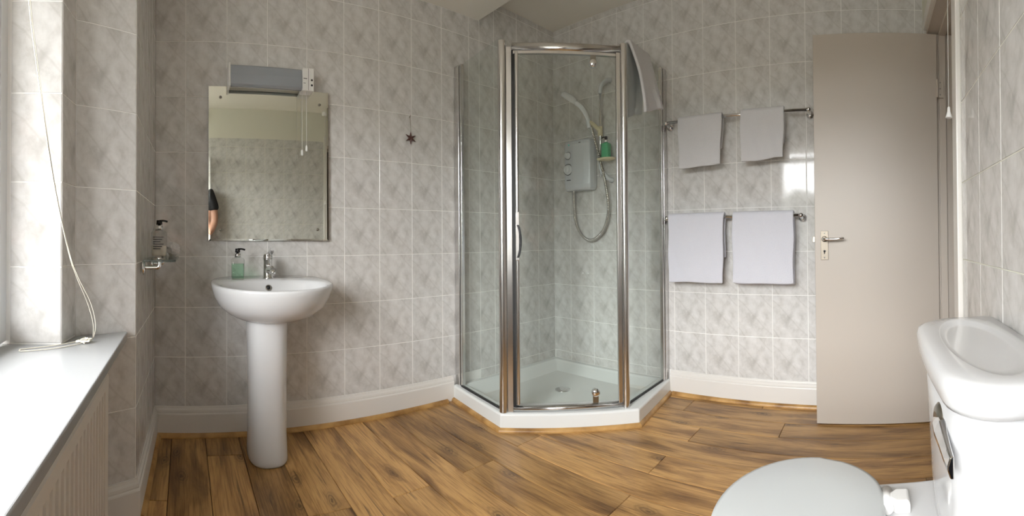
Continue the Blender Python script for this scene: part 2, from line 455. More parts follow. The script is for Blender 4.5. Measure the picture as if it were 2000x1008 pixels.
# near wall with the doorway
DX0, DX1, DZ = 1.47, 2.175, 1.948
wd_ = MB()
wd_.box((-.75, YD - .19, 0), (DX0 - .01, YD, ZC + .1)); wd_.box((DX1 + .01, YD - .19, 0), (XB, YD, ZC + .1)); wd_.box((DX0 - .01, YD - .19, DZ + .01), (DX1 + .01, YD, ZC + .1))
wn = wd_.build('wall_near', 'wall_paint')
tag(wn, 'marbled tiled wall behind the toilet with plain paint above', 'wall', kind='structure')
TZ = 1.985
colsD = [XB - (1.145 + .2 * i) for i in range(-8, 2)]
tile_wall(wn, (1.375, YD), (-.36, YD), [1.375 - (1.145 - .2 * i) for i in range(0, 9)], .139, TZ)
tile_wall(wn, (XB, YD), (DX1 + .06, YD), [], .139, TZ)
tile_wall(wn, (DX1 + .06, YD), (1.375, YD), [.2, .4, .6, .8], DZ + .07, TZ)
# backing of grout under those tiles
# left wall: splayed window reveal, window opening, wall under the sill
ml = MB()
WZ0, WZ1, WY0, WY1 = .66, 2.12, -.20, 1.155
WXP = -.52
outer = [(-.75, 1.50), (-.75, YA + .15), (-.147, YA + .15)]
ml.prism([(-.494, 1.164), (-.353, 1.214), (-.342, 1.327), (-.165, 1.46), (-.147, YA), (-.147, YA + .10), (-.62, YA + .10), (-.62, 1.164)], 0, ZC)
ml.box((-.62, YD, 0), (-.37, 1.20, .60))                      # under the sill
ml.box((-.62, YD, WZ1), (-.494, 1.18, ZC))                    # above the window
ml.box((-.62, YD, .6), (-.494, WY0, WZ1))                     # near side of the window
wl = ml.build('wall_left', 'grout')
tag(wl, 'tiled window wall with a splayed reveal above the sill', 'wall', kind='structure')
S = LEFT
def seglen(a, b): return (Vector(b) - Vector(a)).length
tile_wall(wl, S[3], S[4], [seglen(S[3], S[4]) - .148 - .2 * i for i in range(0, 4)][::-1], .139, ZL)
tile_wall(wl, S[2], S[3], [], .139, ZL)
tile_wall(wl, S[1], S[2], [], .636, ZL)
tile_wall(wl, S[0], S[1], [], .636, ZL)
# ceiling
mc = MB(); mc.box((XBULK, -1.7, ZC), (XB + .15, YA + .1, ZC + .12)); mc.box((-.7, -1.7, ZL), (XBULK, YA + .1, ZC + .12))
ce = mc.build('ceiling', 'ceiling_paint', bevel=.006)
tag(ce, 'off-white painted ceiling with a lowered section by the shower', 'ceiling', kind='structure')

# hallway behind the doorway
mh = MB(); mh.box((-.75, -1.75, 0), (XB + .15, -1.6, ZC)); mh.box((XB, -1.6, 0), (XB + .15, YD - .19, ZC)); mh.box((-.75, -1.6, -.1), (XB + .15, YD - .19, 0)); mh.box((.9, -1.6, 0), (1.0, YD - .19, ZC))
hw = mh.build('wall_hall', 'lining_paint'); tag(hw, 'beige hallway walls beyond the open bathroom door', 'wall', kind='structure')

# skirting boards and wooden beads
SK = [(0, 0), (.018, 0), (.018, .104), (.0165, .108), (.013, .111), (.0135, .116), (.012, .124), (.007, .131), (.005, .139), (0, .139)]
BEAD = [(.0, .0)] + [(.018 + .018 * math.cos(a) , .020 * math.sin(a)) for a in [i * PI / 2 / 5 for i in range(6)]] + [(0, .02)]
b = MB().sweep(SK, [(-.147, YA), (1.47, YA)]).build('baseboard_back', 'white_gloss_paint'); tag(b, 'white moulded skirting board under the basin wall tiles', 'skirting', kind='structure')
b = MB().sweep(SK, [(XB, 1.178), (XB, YD)]).build('baseboard_right', 'white_gloss_paint'); tag(b, 'white moulded skirting board below the hanging towels', 'skirting', kind='structure')
b = MB().sweep(SK, [(-.36, 1.313), (-.165, 1.46), (-.147, YA)]).build('baseboard_left', 'white_gloss_paint'); tag(b, 'white skirting board turning the corner beside the radiator', 'skirting', kind='structure')
b = MB().sweep(SK, [(1.375, YD), (-.36, YD)]).build('baseboard_near', 'white_gloss_paint'); tag(b, 'white skirting board behind the toilet', 'skirting', kind='structure')
BD2 = [(q, z) for q, z in BEAD]
def bead(name, path, label, off=.018):
    prof = [(q + off if q > 0 else off, z) for q, z in [(0, 0), (.017, 0), (.0165, .006), (.014, .012), (.009, .0165), (.003, .019), (0, .019)]]
    o = MB().sweep(prof, path, False).build(name, 'oak_bead'); tag(o, label, 'trim', kind='structure'); return o
bead('trim_1', [(-.147 , YA), (1.42, YA)], 'oak bead along the floor under the basin wall skirting')
bead('trim_2', [(XB, 1.16), (XB, YD)], 'oak bead along the floor below the towels')
bead('trim_3', [(-.165, 1.46), (-.147, YA)], 'oak bead along the floor of the left wall')

# door lining and architrave
mt = MB()
mt.box((DX1, YD - .20, 0), (DX1 + .03, YD + .002, DZ), 0); mt.box((DX0 - .03, YD - .20, 0), (DX0, YD + .002, DZ + .03)); mt.box((DX0, YD - .20, DZ), (DX1 + .03, YD + .002, DZ + .03))
mt.box((DX0, YD - .075, 0), (DX0 + .012, YD - .045, DZ)); mt.box((DX1 - .012, YD - .09, 0), (DX1, YD - .055, DZ)); mt.box((DX0, YD - .09, DZ - .012), (DX1, YD - .055, DZ))
li = mt.build('trim_4', 'lining_paint', bevel=.002); tag(li, 'beige door lining with stop bead inside the doorway', 'door frame', kind='structure')
ma = MB()
AR = [(0, 0), (.016, 0), (.020, .012), (.020, .04), (.016, .052), (.012, .066), (0, .066)]
ma.box((1.375, YD, 0), (1.443, YD + .018, DZ + .09), .004); ma.box((DX1 + .025, YD, 0), (DX1 + .075, YD + .018, DZ + .09), .004); ma.box((1.443, YD, DZ + .025), (DX1 + .025, YD + .018, DZ + .09), .004)
ar = ma.build('trim_5', 'white_gloss_paint'); tag(ar, 'cream architrave around the doorway beside the tiled wall', 'door frame', kind='structure')

# open door against the right wall
door = empty('door_1', (2.17, YD - .03, 0)); tag(door, 'plain cream door standing open in front of the towel wall', 'door', kind='structure')
DL = (2.15, .279, .008)
def rel(o, parent_loc):  # keep world coordinates for children of an empty
    o.location = (o.location.x - parent_loc[0], o.location.y - parent_loc[1], o.location.z - parent_loc[2])
    return o
def part(mb, name, material, parent, bevel=0):
    o = mb.build(name, material, parent, bevel=bevel)
    p = parent
    off = Vector((0, 0, 0))
    while p is not None:
        off += Vector(p.location); p = p.parent
    o.location = -off
    return o
part(MB().box((2.15, -.335, .008), (2.188, .279, 1.937), .0025), 'leaf', 'door_paint', door)
hp = part(MB().box((2.146, .212, .818), (2.15, .25, .962), .0015).lathe((2.15, .231, .922), [(.0, .0), (.014, .0), (.014, .008), (.0105, .011), (.0105, .014)], (-1, 0, 0)), 'handle_plate', 'antique_nickel', door)
ml2 = MB().tube([(2.142, .231, .922), (2.112, .231, .922), (2.103, .224, .922), (2.101, .20, .921), (2.101, .165, .922), (2.104, .132, .925)], .0085, 10, 5, taper=(1.0, .62))
part(ml2, 'lever', 'chrome', hp)
part(MB().cyl((2.1455, .231, .862), (2.1475, .231, .862), .006).box((2.1455, .2285, .848), (2.1475, .2335, .862)), 'keyhole', 'dark_line', hp)
for zz in (.95, .83):
    part(MB().cyl((2.1448, .231, zz), (2.1475, .231, zz), .0035, n=10), 'screw', 'chrome', hp)
part(MB().box((2.162, .279, .905), (2.178, .293, .935), .002), 'latch_bolt', 'brushed_nickel', door)
for zz in (.28, 1.62):
    hg = part(MB().box((2.150, YD - .075, zz), (2.1735, YD - .045, zz + .09)).cyl((2.146, YD - .044, zz), (2.146, YD - .044, zz + .09), .006, n=12), 'hinge', 'lining_paint', door)
    for dz in (.015, .045, .075):
        part(MB().cyl((2.1745, YD - .058, zz + dz), (2.1485, YD - .058, zz + dz), .0035, n=8), 'screw', 'brushed_nickel', hg)

# window
win = empty('window_1', (WXP, .47, .66)); tag(win, 'white framed window above the broad white sill', 'window', kind='structure')
def ring(y0, y1, z0, z1, wd, x0, x1):
    mb = MB(); mb.box((x0, y0, z0), (x1, y0 + wd, z1)); mb.box((x0, y1 - wd, z0), (x1, y1, z1)); mb.box((x0, y0 + wd, z0), (x1, y1 - wd, z0 + wd)); mb.box((x0, y0 + wd, z1 - wd), (x1, y1 - wd, z1)); return mb
part(ring(WY0 - .01, 1.175, .64, WZ1, .055, -.575, -.505), 'frame', 'upvc', win, .004)
part(MB().box((-.57, .46, .695), (-.51, .51, 2.065)), 'mullion', 'upvc', win, .003)
part(MB().box((-.57, -.155, 1.86), (-.51, .46, 1.885)).box((-.57, .51, 1.86), (-.51, 1.12, 1.885)), 'transom', 'upvc', win, .003)
for (a, b2, c, d) in ((-.155, .46, .695, 1.86), (.51, 1.12, .695, 1.86), (-.155, .46, 1.885, 2.065), (.51, 1.12, 1.885, 2.065)):
    part(ring(a, b2, c, d, .02, -.555, -.512), 'casement', 'upvc', win, .003)
    part(MB().box((-.537, a + .016, c + .016), (-.533, b2 - .016, d - .016)), 'pane', 'window_glass', win)
part(MB().prism([(-.52, 1.155), (-.353, 1.209), (-.342, 1.322), (-.20, 1.428), (-.188, 1.425), (-.188, YD + .006), (-.52, YD + .006)], .608, .634), 'window_sill', 'sill_paint', win, .004)

# unseen window surround and eaves, added to cut high sky from sill and reveal
mo = MB(); mo.box((-.86, 1.13, -3), (-.62, 3.2, 2.5)); mo.box((-.86, -3.2, -3), (-.62, -.185, 2.5)); mo.box((-.86, -.185, -3), (-.62, 1.13, .60)); mo.box((-.86, -.185, 2.10), (-.62, 1.13, 2.5)); mo.box((-1.30, -3.2, 2.12), (-.62, 3.2, 2.26)); mo.box((-1.34, -3.2, 2.10), (-1.30, 3.2, 2.30))
hx_ = mo.build('sky_blocker_outside', 'white_gloss_paint'); tag(hx_, 'pale unseen wall and eaves added around the window to block sky light', 'wall', kind='structure')
# outside: meadow and a wooded ridge
go = MB().box((-140, -140, -3.2), (-.9, 140, -3.0)).build('ground_outside', 'grass'); tag(go, 'green ground outside the window', 'ground', kind='structure')
mr = MB(); n = 90; top = []
loops = []
for i in range(n + 1):
    y = -130 + 260 * i / n
    hgt = 8.0 + 1.2 * math.sin(i * .37) + 1.1 * math.sin(i * 1.31 + 1) + random.uniform(-.5, .5)
    loops.append([(-55, y, -3), (-57 + random.uniform(-1, 1), y, hgt * .75), (-62, y, hgt), (-80, y, hgt), (-82, y, -3)])
mr.loft(loops, True, True, False)
rd = mr.build('ridge_outside', 'woodland'); tag(rd, 'dark wooded ridge outside the window', 'woodland', kind='structure')

# ------------------------------------------------------------------ shower tray
def inset(poly, ds):
    n = len(poly); out = []
    P = [Vector(p) for p in poly]
    for i in range(n):
        a, b, c = P[i - 1], P[i], P[(i + 1) % n]
        d1 = (b - a).normalized(); d2 = (c - b).normalized()
        n1 = Vector((-d1.y, d1.x)); n2 = Vector((-d2.y, d2.x)); e1 = ds[i - 1]; e2 = ds[i]
        # intersection of the two shifted edges
        p1 = a + n1 * e1; p2 = b + n2 * e2
        den = d1.x * d2.y - d1.y * d2.x
        t = ((p2.x - p1.x) * d2.y - (p2.y - p1.y) * d2.x) / den
        out.append(tuple(p1 + d1 * t))
    return out
TRAY = [(1.47, YA - .001), (1.405, 1.605), (1.875, 1.11), (XB - .001, 1.18), (XB - .001, YA - .001)]   # counter-clockwise
def lp(poly, z): return [(x, y, z) for x, y in poly]
r1 = inset(TRAY, [.006, .006, .006, .006, .006]); r2 = inset(TRAY, [.07, .075, .07, .045, .045]); r3 = inset(TRAY, [.085, .09, .085, .055, .055]); r4 = inset(TRAY, [.15, .16, .15, .13, .13])
tray = empty('shower_tray', (1.9, 1.6, 0)); tag(tray, 'white five-sided shower tray standing in the corner', 'shower tray')
ob = part(MB().loft([lp(TRAY, .001), lp(TRAY, .080), lp(r1, .087), lp(r2, .087), lp(r3, .079), lp(r4, .040), lp(inset(TRAY, [.3, .3, .3, .3, .3]), .036)], True, True, False), 'basin', 'acrylic', tray, .004)
part(MB().lathe((1.98, 1.70, .036), [(.045, 0), (.045, .004), (.038, .007), (.0, .007)]), 'drain_cover', 'chrome', tray)
bead('trim_6', [TRAY[3], TRAY[2], TRAY[1], TRAY[0]][::-1], 'oak bead on the floor around the white shower tray', 0.0)

# ------------------------------------------------------------------ shower enclosure
enc = empty('shower_enclosure', (1.65, 1.4, .087)); tag(enc, 'glass corner shower cubicle with polished metal posts', 'shower cubicle')
A1, A2 = Vector((1.44, 1.61)), Vector((1.865, 1.187)); W1, W2 = Vector((1.502, YA)), Vector((XB, 1.202))
ZB, ZT, ZW = .087, 1.918, 1.955
dd = (A2 - A1).normalized(); nn = Vector((dd.y, -dd.x))      # nn points out of the cubicle
if nn.dot(-A1) < 0: nn = -nn
def obox(mb, p, d, n_, a0, a1, b0, b1, z0, z1):
    pts = [p + d * a + n_ * b for a, b in ((a0, b0), (a1, b0), (a1, b1), (a0, b1))]
    return mb.prism([(q.x, q.y) for q in pts], z0, z1)
def ocol(mb, p, d, n_, a0, a1, b0, b1, z0, z1, k=10):
    # column whose outer face is rounded
    pts = [p + d * a0 + n_ * b0]
    pts = [p + d * a1 + n_ * b0, p + d * a0 + n_ * b0]
    c = (a0 + a1) / 2; r = (a1 - a0) / 2
    for i in range(k + 1):
        t = PI - PI * i / k
        pts.append(p + d * (c + r * math.cos(t)) + n_ * (b1 - r * .8 + r * .8 * math.sin(t)))
    n2 = len(pts)
    return mb.loft([[(q.x, q.y, z) for q in pts] for z in (z0, z1)], True, True, False)
g1 = (W1 - A1).normalized(); g2 = (W2 - A2).normalized()
part(ocol(MB(), A1, dd, nn, -.026, .014, -.02, .026, ZB, ZT), 'corner_post', 'aluminium', enc, .002)
part(obox(MB(), A1, dd, nn, .015, .042, -.016, .012, ZB, ZT - .03), 'hinge_channel', 'aluminium', enc, .002)
part(obox(MB(), A1, dd, nn, .0425, .057, -.012, .006, ZB + .004, ZT - .05), 'seal', 'black_rubber', enc)
L12 = (A2 - A1).length
part(ocol(MB(), A1, dd, nn, L12 - .012, L12 + .022, -.02, .026, ZB, ZT), 'corner_post', 'aluminium', enc, .002)
part(obox(MB(), A1, dd, nn, L12 - .034, L12 - .013, -.014, .012, ZB, ZT - .03), 'closing_channel', 'aluminium', enc, .002)
# wall profiles
part(obox(MB(), Vector((1.502, YA - .0305)), Vector((0, 1)), Vector((-1, 0)), -.018, .024, -.014, .014, ZB, ZW), 'wall_profile', 'aluminium', enc, .003)
part(obox(MB(), Vector((1.502, YA - .06)), Vector((0, 1)), Vector((-1, 0)), -.010, .008, -.010, .010, ZB, ZW), 'wall_profile', 'aluminium', enc, .002)
part(obox(MB(), Vector((XB - .0305, 1.202)), Vector((1, 0)), Vector((0, -1)), -.018, .024, -.014, .014, ZB, ZW), 'wall_profile', 'aluminium', enc, .003)
part(obox(MB(), Vector((XB - .06, 1.202)), Vector((1, 0)), Vector((0, -1)), -.010, .008, -.010, .010, ZB, ZW), 'wall_profile', 'aluminium', enc, .002)
# panes
n1 = Vector((g1.y, -g1.x)); n2_ = Vector((g2.y, -g2.x))
part(obox(MB(), A1, g1, n1, .015, (W1 - A1).length - .06, -.003, .003, ZB + .004, 1.945), 'glass_panel', 'shower_glass', enc)
part(obox(MB(), A2, g2, n2_, .018, (W2 - A2).length - .06, -.003, .003, ZB + .004, 1.945), 'glass_panel', 'shower_glass', enc)
part(obox(MB(), A1, g1, n1, .015, (W1 - A1).length - .06, -.006, .006, ZB, ZB + .008), 'glazing_seal', 'black_rubber', enc)
part(obox(MB(), A2, g2, n2_, .018, (W2 - A2).length - .06, -.006, .006, ZB, ZB + .008), 'glazing_seal', 'black_rubber', enc)
dr = part(obox(MB(), A1, dd, nn, .074, L12 - .036, -.003, .003, ZB + .04, ZT - .06), 'door_pane', 'shower_glass', enc)
part(ocol(MB(), A1, dd, nn, .058, .076, -.010, .014, ZB + .036, ZT - .055), 'door_stile', 'aluminium', dr, .001)
hd = MB(); hd.loft([[((A1 + dd * (.075 + .014 * math.sin(PI * i / 14) ** .7 + o) + nn * n0).x, (A1 + dd * (.075 + .014 * math.sin(PI * i / 14) ** .7 + o) + nn * n0).y, .845 + .16 * i / 14) for o, n0 in ((-.012, .004), (0, .004), (0, .026), (-.012, .026))] for i in range(15)], True, True, False)
part(hd, 'pull_handle', 'black_plastic', dr)
part(obox(MB(), A1, dd, nn, .059, .076, .008, .018, .83, 1.07), 'handle_plate', 'aluminium', dr, .002)
# head and threshold rails
def rail(z0, z1):
    mb = MB(); k = 14
    prof = []
    for i in range(k):
        t = 2 * PI * i / k
        prof.append((.016 + .018 * math.cos(t) - .016, (z0 + z1) / 2 + (z1 - z0) / 2 * math.sin(t)))
    L = []
    for s in (.043, L12 - .012):
        p = A1 + dd * s
        L.append([((p + nn * q).x, (p + nn * q).y, z) for q, z in prof])
    return mb.loft(L, True, True, True)
part(rail(ZT - .052, ZT - .008), 'head_rail', 'aluminium', enc)
part(obox(MB(), A1, dd, nn, .05, L12 - .035, -.012, .008, ZT - .064, ZT - .05), 'head_rail', 'aluminium', enc)
part(rail(ZB + .001, ZB + .030), 'threshold_rail', 'aluminium', enc)
for zz, s in ((ZT - .105, 1), (ZB + .082, -1)):
    p = A1 + dd * (L12 - .150)
    hv = MB().lathe((p.x - nn.x * .012, p.y - nn.y * .012, zz), [(.0, 0), (.019, 0), (.021, .004), (.021, .022), (.017, .028), (0, .030)], (nn.x, nn.y, 0), 20)
    ob = part(hv, 'pivot_hinge', 'chrome', dr)
    part(obox(MB(), p, dd, nn, -.014, .014, -.006, .007, min(zz, zz + s * .05), max(zz, zz + s * .05)), 'pivot_bracket', 'brushed_nickel', ob)

# ------------------------------------------------------------------ electric shower, riser rail, handset
es = empty('electric_shower', (XB, 1.83, 1.26)); tag(es, 'grey electric shower unit with two dials on the cubicle wall', 'shower unit')
mb = MB(); pr = [(XB - .006, 1.955), (XB - .05, 1.955), (XB - .082, 1.93), (XB - .092, 1.85), (XB - .090, 1.765), (XB - .072, 1.722), (XB - .04, 1.712), (XB - .006, 1.712)]
loops = []
for z, s, t in ((1.262, .90, .80), (1.272, .97, .94), (1.30, 1, 1), (1.57, 1, 1), (1.59, .97, .95), (1.602, .90, .82)):
    loops.append([(XB - .006 - (XB - .006 - x) * t, 1.833 + (y - 1.833) * s, z) for x, y in pr])
ca = part(mb.loft(loops, True, True, False), 'case', 'shower_case', es, .008)
for zz, rr in ((1.50, .024), (1.405, .035)):
    dl = part(MB().lathe((XB - .086, 1.895, zz), [(rr, 0), (rr, .006), (rr * .86, .009), (rr * .8, .009), (rr * .74, .022), (rr * .6, .026), (0, .026)], (-1, 0, -.0), 24), 'dial', 'shower_case_pale', es)
    part(MB().lathe((XB - .0865, 1.895, zz), [(rr * 1.12, 0), (rr * 1.12, .003), (rr * .98, .004)], (-1, 0, 0), 24), 'dial_ring', 'dark_line', dl)
    part(MB().box((XB - .117, 1.895 - .004, zz - rr * .62), (XB - .108, 1.895 + .004, zz + rr * .62), .002), 'grip', 'shower_case_pale', dl)
part(MB().sphere((XB - .088, 1.888, 1.572), .005), 'indicator_light', 'led', es)
part(MB().box((XB - .0935, 1.785, 1.575), (XB - .091, 1.80, 1.579)), 'printed_mark', 'dark_line', es)
part(MB().box((XB - .0935, 1.872, 1.33), (XB - .089, 1.905, 1.334)), 'printed_mark', 'dark_line', es)
hs = [(XB - .05, 1.877, 1.262), (XB - .048, 1.878, 1.18), (XB - .046, 1.868, 1.062), (XB - .045, 1.82, .965), (XB - .045, 1.745, .925), (XB - .045, 1.665, .96), (XB - .046, 1.615, 1.03), (XB - .05, 1.592, 1.14), (XB - .055, 1.612, 1.30), (XB - .065, 1.655, 1.48), (XB - .085, 1.685, 1.62), (XB - .105, 1.688, 1.668)]
ho = part(MB().tube(hs, .0085, 10, 12), 'hose', 'brushed_nickel', es)
# coil ridges of the hose
mbh = MB(); P_ = [Vector(p) for p in hs]; Q = []
for i in range(len(P_) - 1):
    p0, p1, p2, p3 = P_[max(i - 1, 0)], P_[i], P_[i + 1], P_[min(i + 2, len(P_) - 1)]
    for k in range(14):
        t = k / 14; Q.append(.5 * ((2 * p1) + (p2 - p0) * t + (2 * p0 - 5 * p1 + 4 * p2 - p3) * t * t + (3 * p1 - p0 - 3 * p2 + p3) * t ** 3))
for i in range(len(Q) - 1):
    t = (Q[i + 1] - Q[i]).normalized(); mbh.cyl(Q[i] - t * .0018, Q[i] + t * .0018, .0103, n=10)
part(mbh, 'hose_rings', 'chrome', ho)
rr_ = empty('shower_riser', (XB, 1.65, 1.32)); tag(rr_, 'slim chrome riser rail holding the shower handset and soap dish', 'shower rail')
part(MB().cyl((XB - .055, 1.648, 1.335), (XB - .055, 1.648, 1.915), .0075, n=14), 'rod', 'chrome', rr_)
part(MB().tube([(XB - .006, 1.600, 1.972), (XB - .03, 1.612, 1.965), (XB - .052, 1.640, 1.93), (XB - .055, 1.648, 1.88)], .017, 12, 6, taper=(1.05, .7)), 'top_bracket', 'shower_case', rr_)
part(MB().tube([(XB - .006, 1.588, 1.315), (XB - .03, 1.602, 1.325), (XB - .052, 1.640, 1.375), (XB - .055, 1.648, 1.43)], .017, 12, 6, taper=(1.05, .7)), 'bottom_bracket', 'shower_case', rr_)
sl = part(MB().cyl((XB - .055, 1.648, 1.605), (XB - .055, 1.648, 1.665), .017, n=16).tube([(XB - .06, 1.65, 1.64), (XB - .09, 1.668, 1.668), (XB - .12, 1.688, 1.69)], .013, 10, 4), 'slider', 'cream_plastic', rr_)
dish = MB(); cx, cy = XB - .062, 1.600
loops = []
for k_, z in ((.2, 1.438), (.8, 1.440), (1, 1.452), (.95, 1.453), (.78, 1.446), (.2, 1.444)):
    loops.append([(cx + .045 * k_ * math.cos(2 * PI * i / 24), cy + .070 * k_ * math.sin(2 * PI * i / 24), z) for i in range(24)])
part(dish.loft(loops), 'soap_dish', 'cream_plastic', rr_)
hh = empty('shower_handset', (XB - .12, 1.69, 1.67)); tag(hh, 'white shower handset tilted in its holder above the electric unit', 'shower head')
part(MB().tube([(XB - .118, 1.690, 1.650), (XB - .128, 1.700, 1.72), (XB - .138, 1.735, 1.785), (XB - .145, 1.775, 1.822)], .0165, 12, 6, taper=(.8, 1.0)), 'grip', 'shower_case_pale', hh)
ax = Vector((-.35, .25, -.9)).normalized()
b0 = Vector((XB - .152, 1.83, 1.868))
mbx = MB(); uu = Vector((-.05, .80, .60)).normalized(); vv = Vector((1, .1, -.05)).normalized(); ww = uu.cross(vv)
L = []
for k_, h_ in ((.25, -.024), (.8, -.018), (1, -.004), (1, .012), (.92, .018), (.1, .018)):
    L.append([b0 + uu * (.070 * k_ * math.cos(2 * PI * i / 24)) + vv * (.034 * k_ * math.sin(2 * PI * i / 24)) + ww * h_ for i in range(24)])
part(mbx.loft(L), 'spray_head', 'shower_case_pale', hh)

# ------------------------------------------------------------------ bottles
def pump_bottle(name, loc, label, w_, d_, h_, body, fill, fill_m, group=None, square=True, neck_m='chrome', rz=0, marks=0, headdir=(1, 0)):
    e = empty(name, loc); tag(e, label, 'bottle', group)
    def sq(k, z, n=28, ex=5):
        return [(w_ / 2 * k * math.copysign(abs(math.cos(t)) ** (2 / ex), math.cos(t)), d_ / 2 * k * math.copysign(abs(math.sin(t)) ** (2 / ex), math.sin(t)), z) for t in [2 * PI * i / n for i in range(n)]]
    ex = 5 if square else 2
    b = MB().loft([sq(.9, 0, ex=ex), sq(1, .004, ex=ex), sq(1, h_ * .9, ex=ex), sq(.86, h_ * .96, ex=ex), sq(.42, h_, ex=2.4)], True, True, True).build('body', body, e)
    MB().loft([sq(.86, .005, ex=ex), sq(.92, .008, ex=ex), sq(.92, h_ * fill, ex=ex)], True, True, True).build('contents', fill_m, b)
    nk = MB().cyl((0, 0, h_), (0, 0, h_ + .018), w_ * .24, n=18).build('collar', neck_m, e)
    hx, hy = headdir
    MB().cyl((0, 0, h_ + .018), (0, 0, h_ + .030), w_ * .10, n=12).cyl((0, 0, h_ + .022), (0, 0, h_ + .040), w_ * .2, w_ * .18, n=16).tube([(0, 0, h_ + .037), (hx * .018, hy * .018, h_ + .038), (hx * .034, hy * .034, h_ + .034)], .0042, 8, 3).build('pump', 'black_plastic', e)
    for i in range(marks):
        z = h_ * (.30 + .085 * i)
        MB().box((-w_ * .36, -d_ / 2 - .0012, z), (w_ * (.1 + .2 * ((i * 7) % 3) / 2), -d_ / 2 - .0002, z + .0032)).build('label_line', 'label_ink', e)
    e.rotation_euler = (0, 0, rz)
    return e
pump_bottle('soap_bottle', (.238, 1.975, .7565), 'clear green pump soap bottle standing on the wash basin', .060, .042, .100, 'clear_plastic', .72, 'green_liquid')
pump_bottle('soap_bottle', (XB - .062, 1.598, 1.4475), 'deep green pump bottle on the soap dish in the shower', .055, .04, .105, 'green_soap', .7, 'green_soap', rz=PI / 2, headdir=(1, 0))

# ------------------------------------------------------------------ wash basin with pedestal and tap
ba = empty('wash_basin', (.372, 1.86, 0)); tag(ba, 'white wash basin on a tall pedestal below the mirror', 'basin')
bx, by = .378, 1.875
def outline(k, z, dy=0, n=56, aw=.266, fr=.250, bk=.222):
    pts = []
    for i in range(n):
        t = 2 * PI * i / n; c, s = math.cos(t), math.sin(t)
        if s < 0:
            x, y = aw * c * k, fr * s * k
        else:
            e = 3.4
            x = aw * k * math.copysign(abs(c) ** (2 / e), c); y = bk * abs(s) ** (2 / e)
        pts.append((bx + x, min(by + y + dy * (1 if s < 0 else 0), YA - .004), z))
    return pts
def inner(k, z, dy=0, n=56):
    pts = []
    for i in range(n):
        t = 2 * PI * i / n; c, s = math.cos(t), math.sin(t)
        pts.append((bx + .228 * k * c, 1.823 + dy + (.172 if s < 0 else .135) * k * s, z))
    return pts
LO = []
for k, z, dy in ((.30, .584, .03), (.44, .588, .025), (.58, .599, .018), (.74, .622, .010), (.88, .657, .004), (.955, .695, .001), (.99, .725, 0), (1.0, .741, 0), (.995, .747, 0), (.975, .750, 0)):
    # under the rim the back stays against the wall
    LO.append(outline(k, z, dy))
LO += [inner(1.035, .7495), inner(1.0, .745), inner(.97, .732), inner(.90, .700), inner(.74, .664), inner(.45, .642), inner(.12, .636)]
LO = [[(x, y, z + (y - 1.86) * .05) for x, y, z in l] for l in LO]
part(MB().loft(LO), 'bowl', 'ceramic', ba)
part(MB().lathe((bx, 1.823, .636), [(.022, .0), (.022, .003), (.016, .004), (0, .002)]), 'waste', 'chrome', ba)
part(MB().lathe((bx - .004, 1.944, .720), [(.013, -.006), (.013, .0035), (.009, .004), (.008, -.004), (0, -.004)], (0, -1, .35)), 'overflow', 'brushed_nickel', ba)
part(MB().lathe((bx - .004, 1.9395, .7215), [(.0085, 0), (.0085, .0012), (0, .0012)], (0, -1, .35)), 'overflow_hole', 'black_rubber', ba)
px = .354
def pedloop(a, f_, z, n=40):
    pts = []
    for i in range(n):
        t = 2 * PI * i / n; c, s = math.cos(t), math.sin(t)
        e = 2.5
        pts.append((px + a * math.copysign(abs(c) ** (2 / e), c), 1.88 + (f_ if s < 0 else .12) * math.copysign(abs(s) ** (2 / e), s), z))
    return pts
part(MB().loft([pedloop(.083, .122, .002), pedloop(.086, .126, .010), pedloop(.085, .125, .03), pedloop(.082, .112, .12), pedloop(.083, .105, .30), pedloop(.086, .105, .50), pedloop(.089, .108, .598), pedloop(.090, .11, .622)], True, True), 'pedestal', 'ceramic', ba)
tap = part(MB().lathe((.381, 1.992, .754), [(.026, 0), (.026, .006), (.0225, .010), (.021, .05), (.021, .085), (.0235, .092), (.0235, .098)]), 'tap', 'chrome', ba)
part(MB().tube([(.381, 1.985, .790), (.382, 1.955, .805), (.383, 1.91, .808), (.383, 1.882, .802)], .0155, 12, 5, taper=(1.1, .85)).cyl((.383, 1.884, .80), (.383, 1.884, .787), .011, n=14), 'spout', 'chrome', tap)
part(MB().lathe((.381, 1.992, .846), [(.022, 0), (.0235, .006), (.0225, .018), (.016, .026), (0, .028)]).loft([[(.381 + a, 1.992 - .01 + b_, c) for a, b_, c in ((-.012 * s, y, z - .005), (.012 * s, y, z - .005), (.010 * s, y, z + .004), (-.010 * s, y, z + .004))] for s, y, z in ((1.2, .012, .864), (1.1, -.03, .874), (.95, -.07, .888), (.7, -.092, .894))], True, True, False), 'lever', 'chrome', tap)

# ------------------------------------------------------------------ mirror
mi = empty('wall_mirror', (.41, YA - .012, .935)); tag(mi, 'rectangular mirror without a frame above the wash basin', 'mirror')
x0, x1, zA, zB = .111, .707, .932, 1.676; yb, yf, bv = YA - .0075, YA - .0135, .008
def rl(i, y): return [(x0 + i, y, zA + i), (x1 - i, y, zA + i), (x1 - i, y, zB - i), (x0 + i, y, zB - i)]
MT = .016
def tilt(l): return [(x, y - .0015 - (x - x0) * MT, z) for x, y, z in l]
part(MB().loft([tilt(rl(0, yb)), tilt(rl(0, yf + .0006)), tilt(rl(bv, yf))], True, True, False), 'glass', 'mirror_silver', mi)
for sx, sz in ((.168, 1.622), (.660, 1.612), (.168, .985), (.650, .988)):
    part(MB().lathe((sx, yf - .0015 - (sx - x0) * MT, sz), [(.007, 0), (.007, .0025), (.004, .005), (0, .0055)], (0, -1, 0), 14), 'screw', 'brushed_nickel', mi)

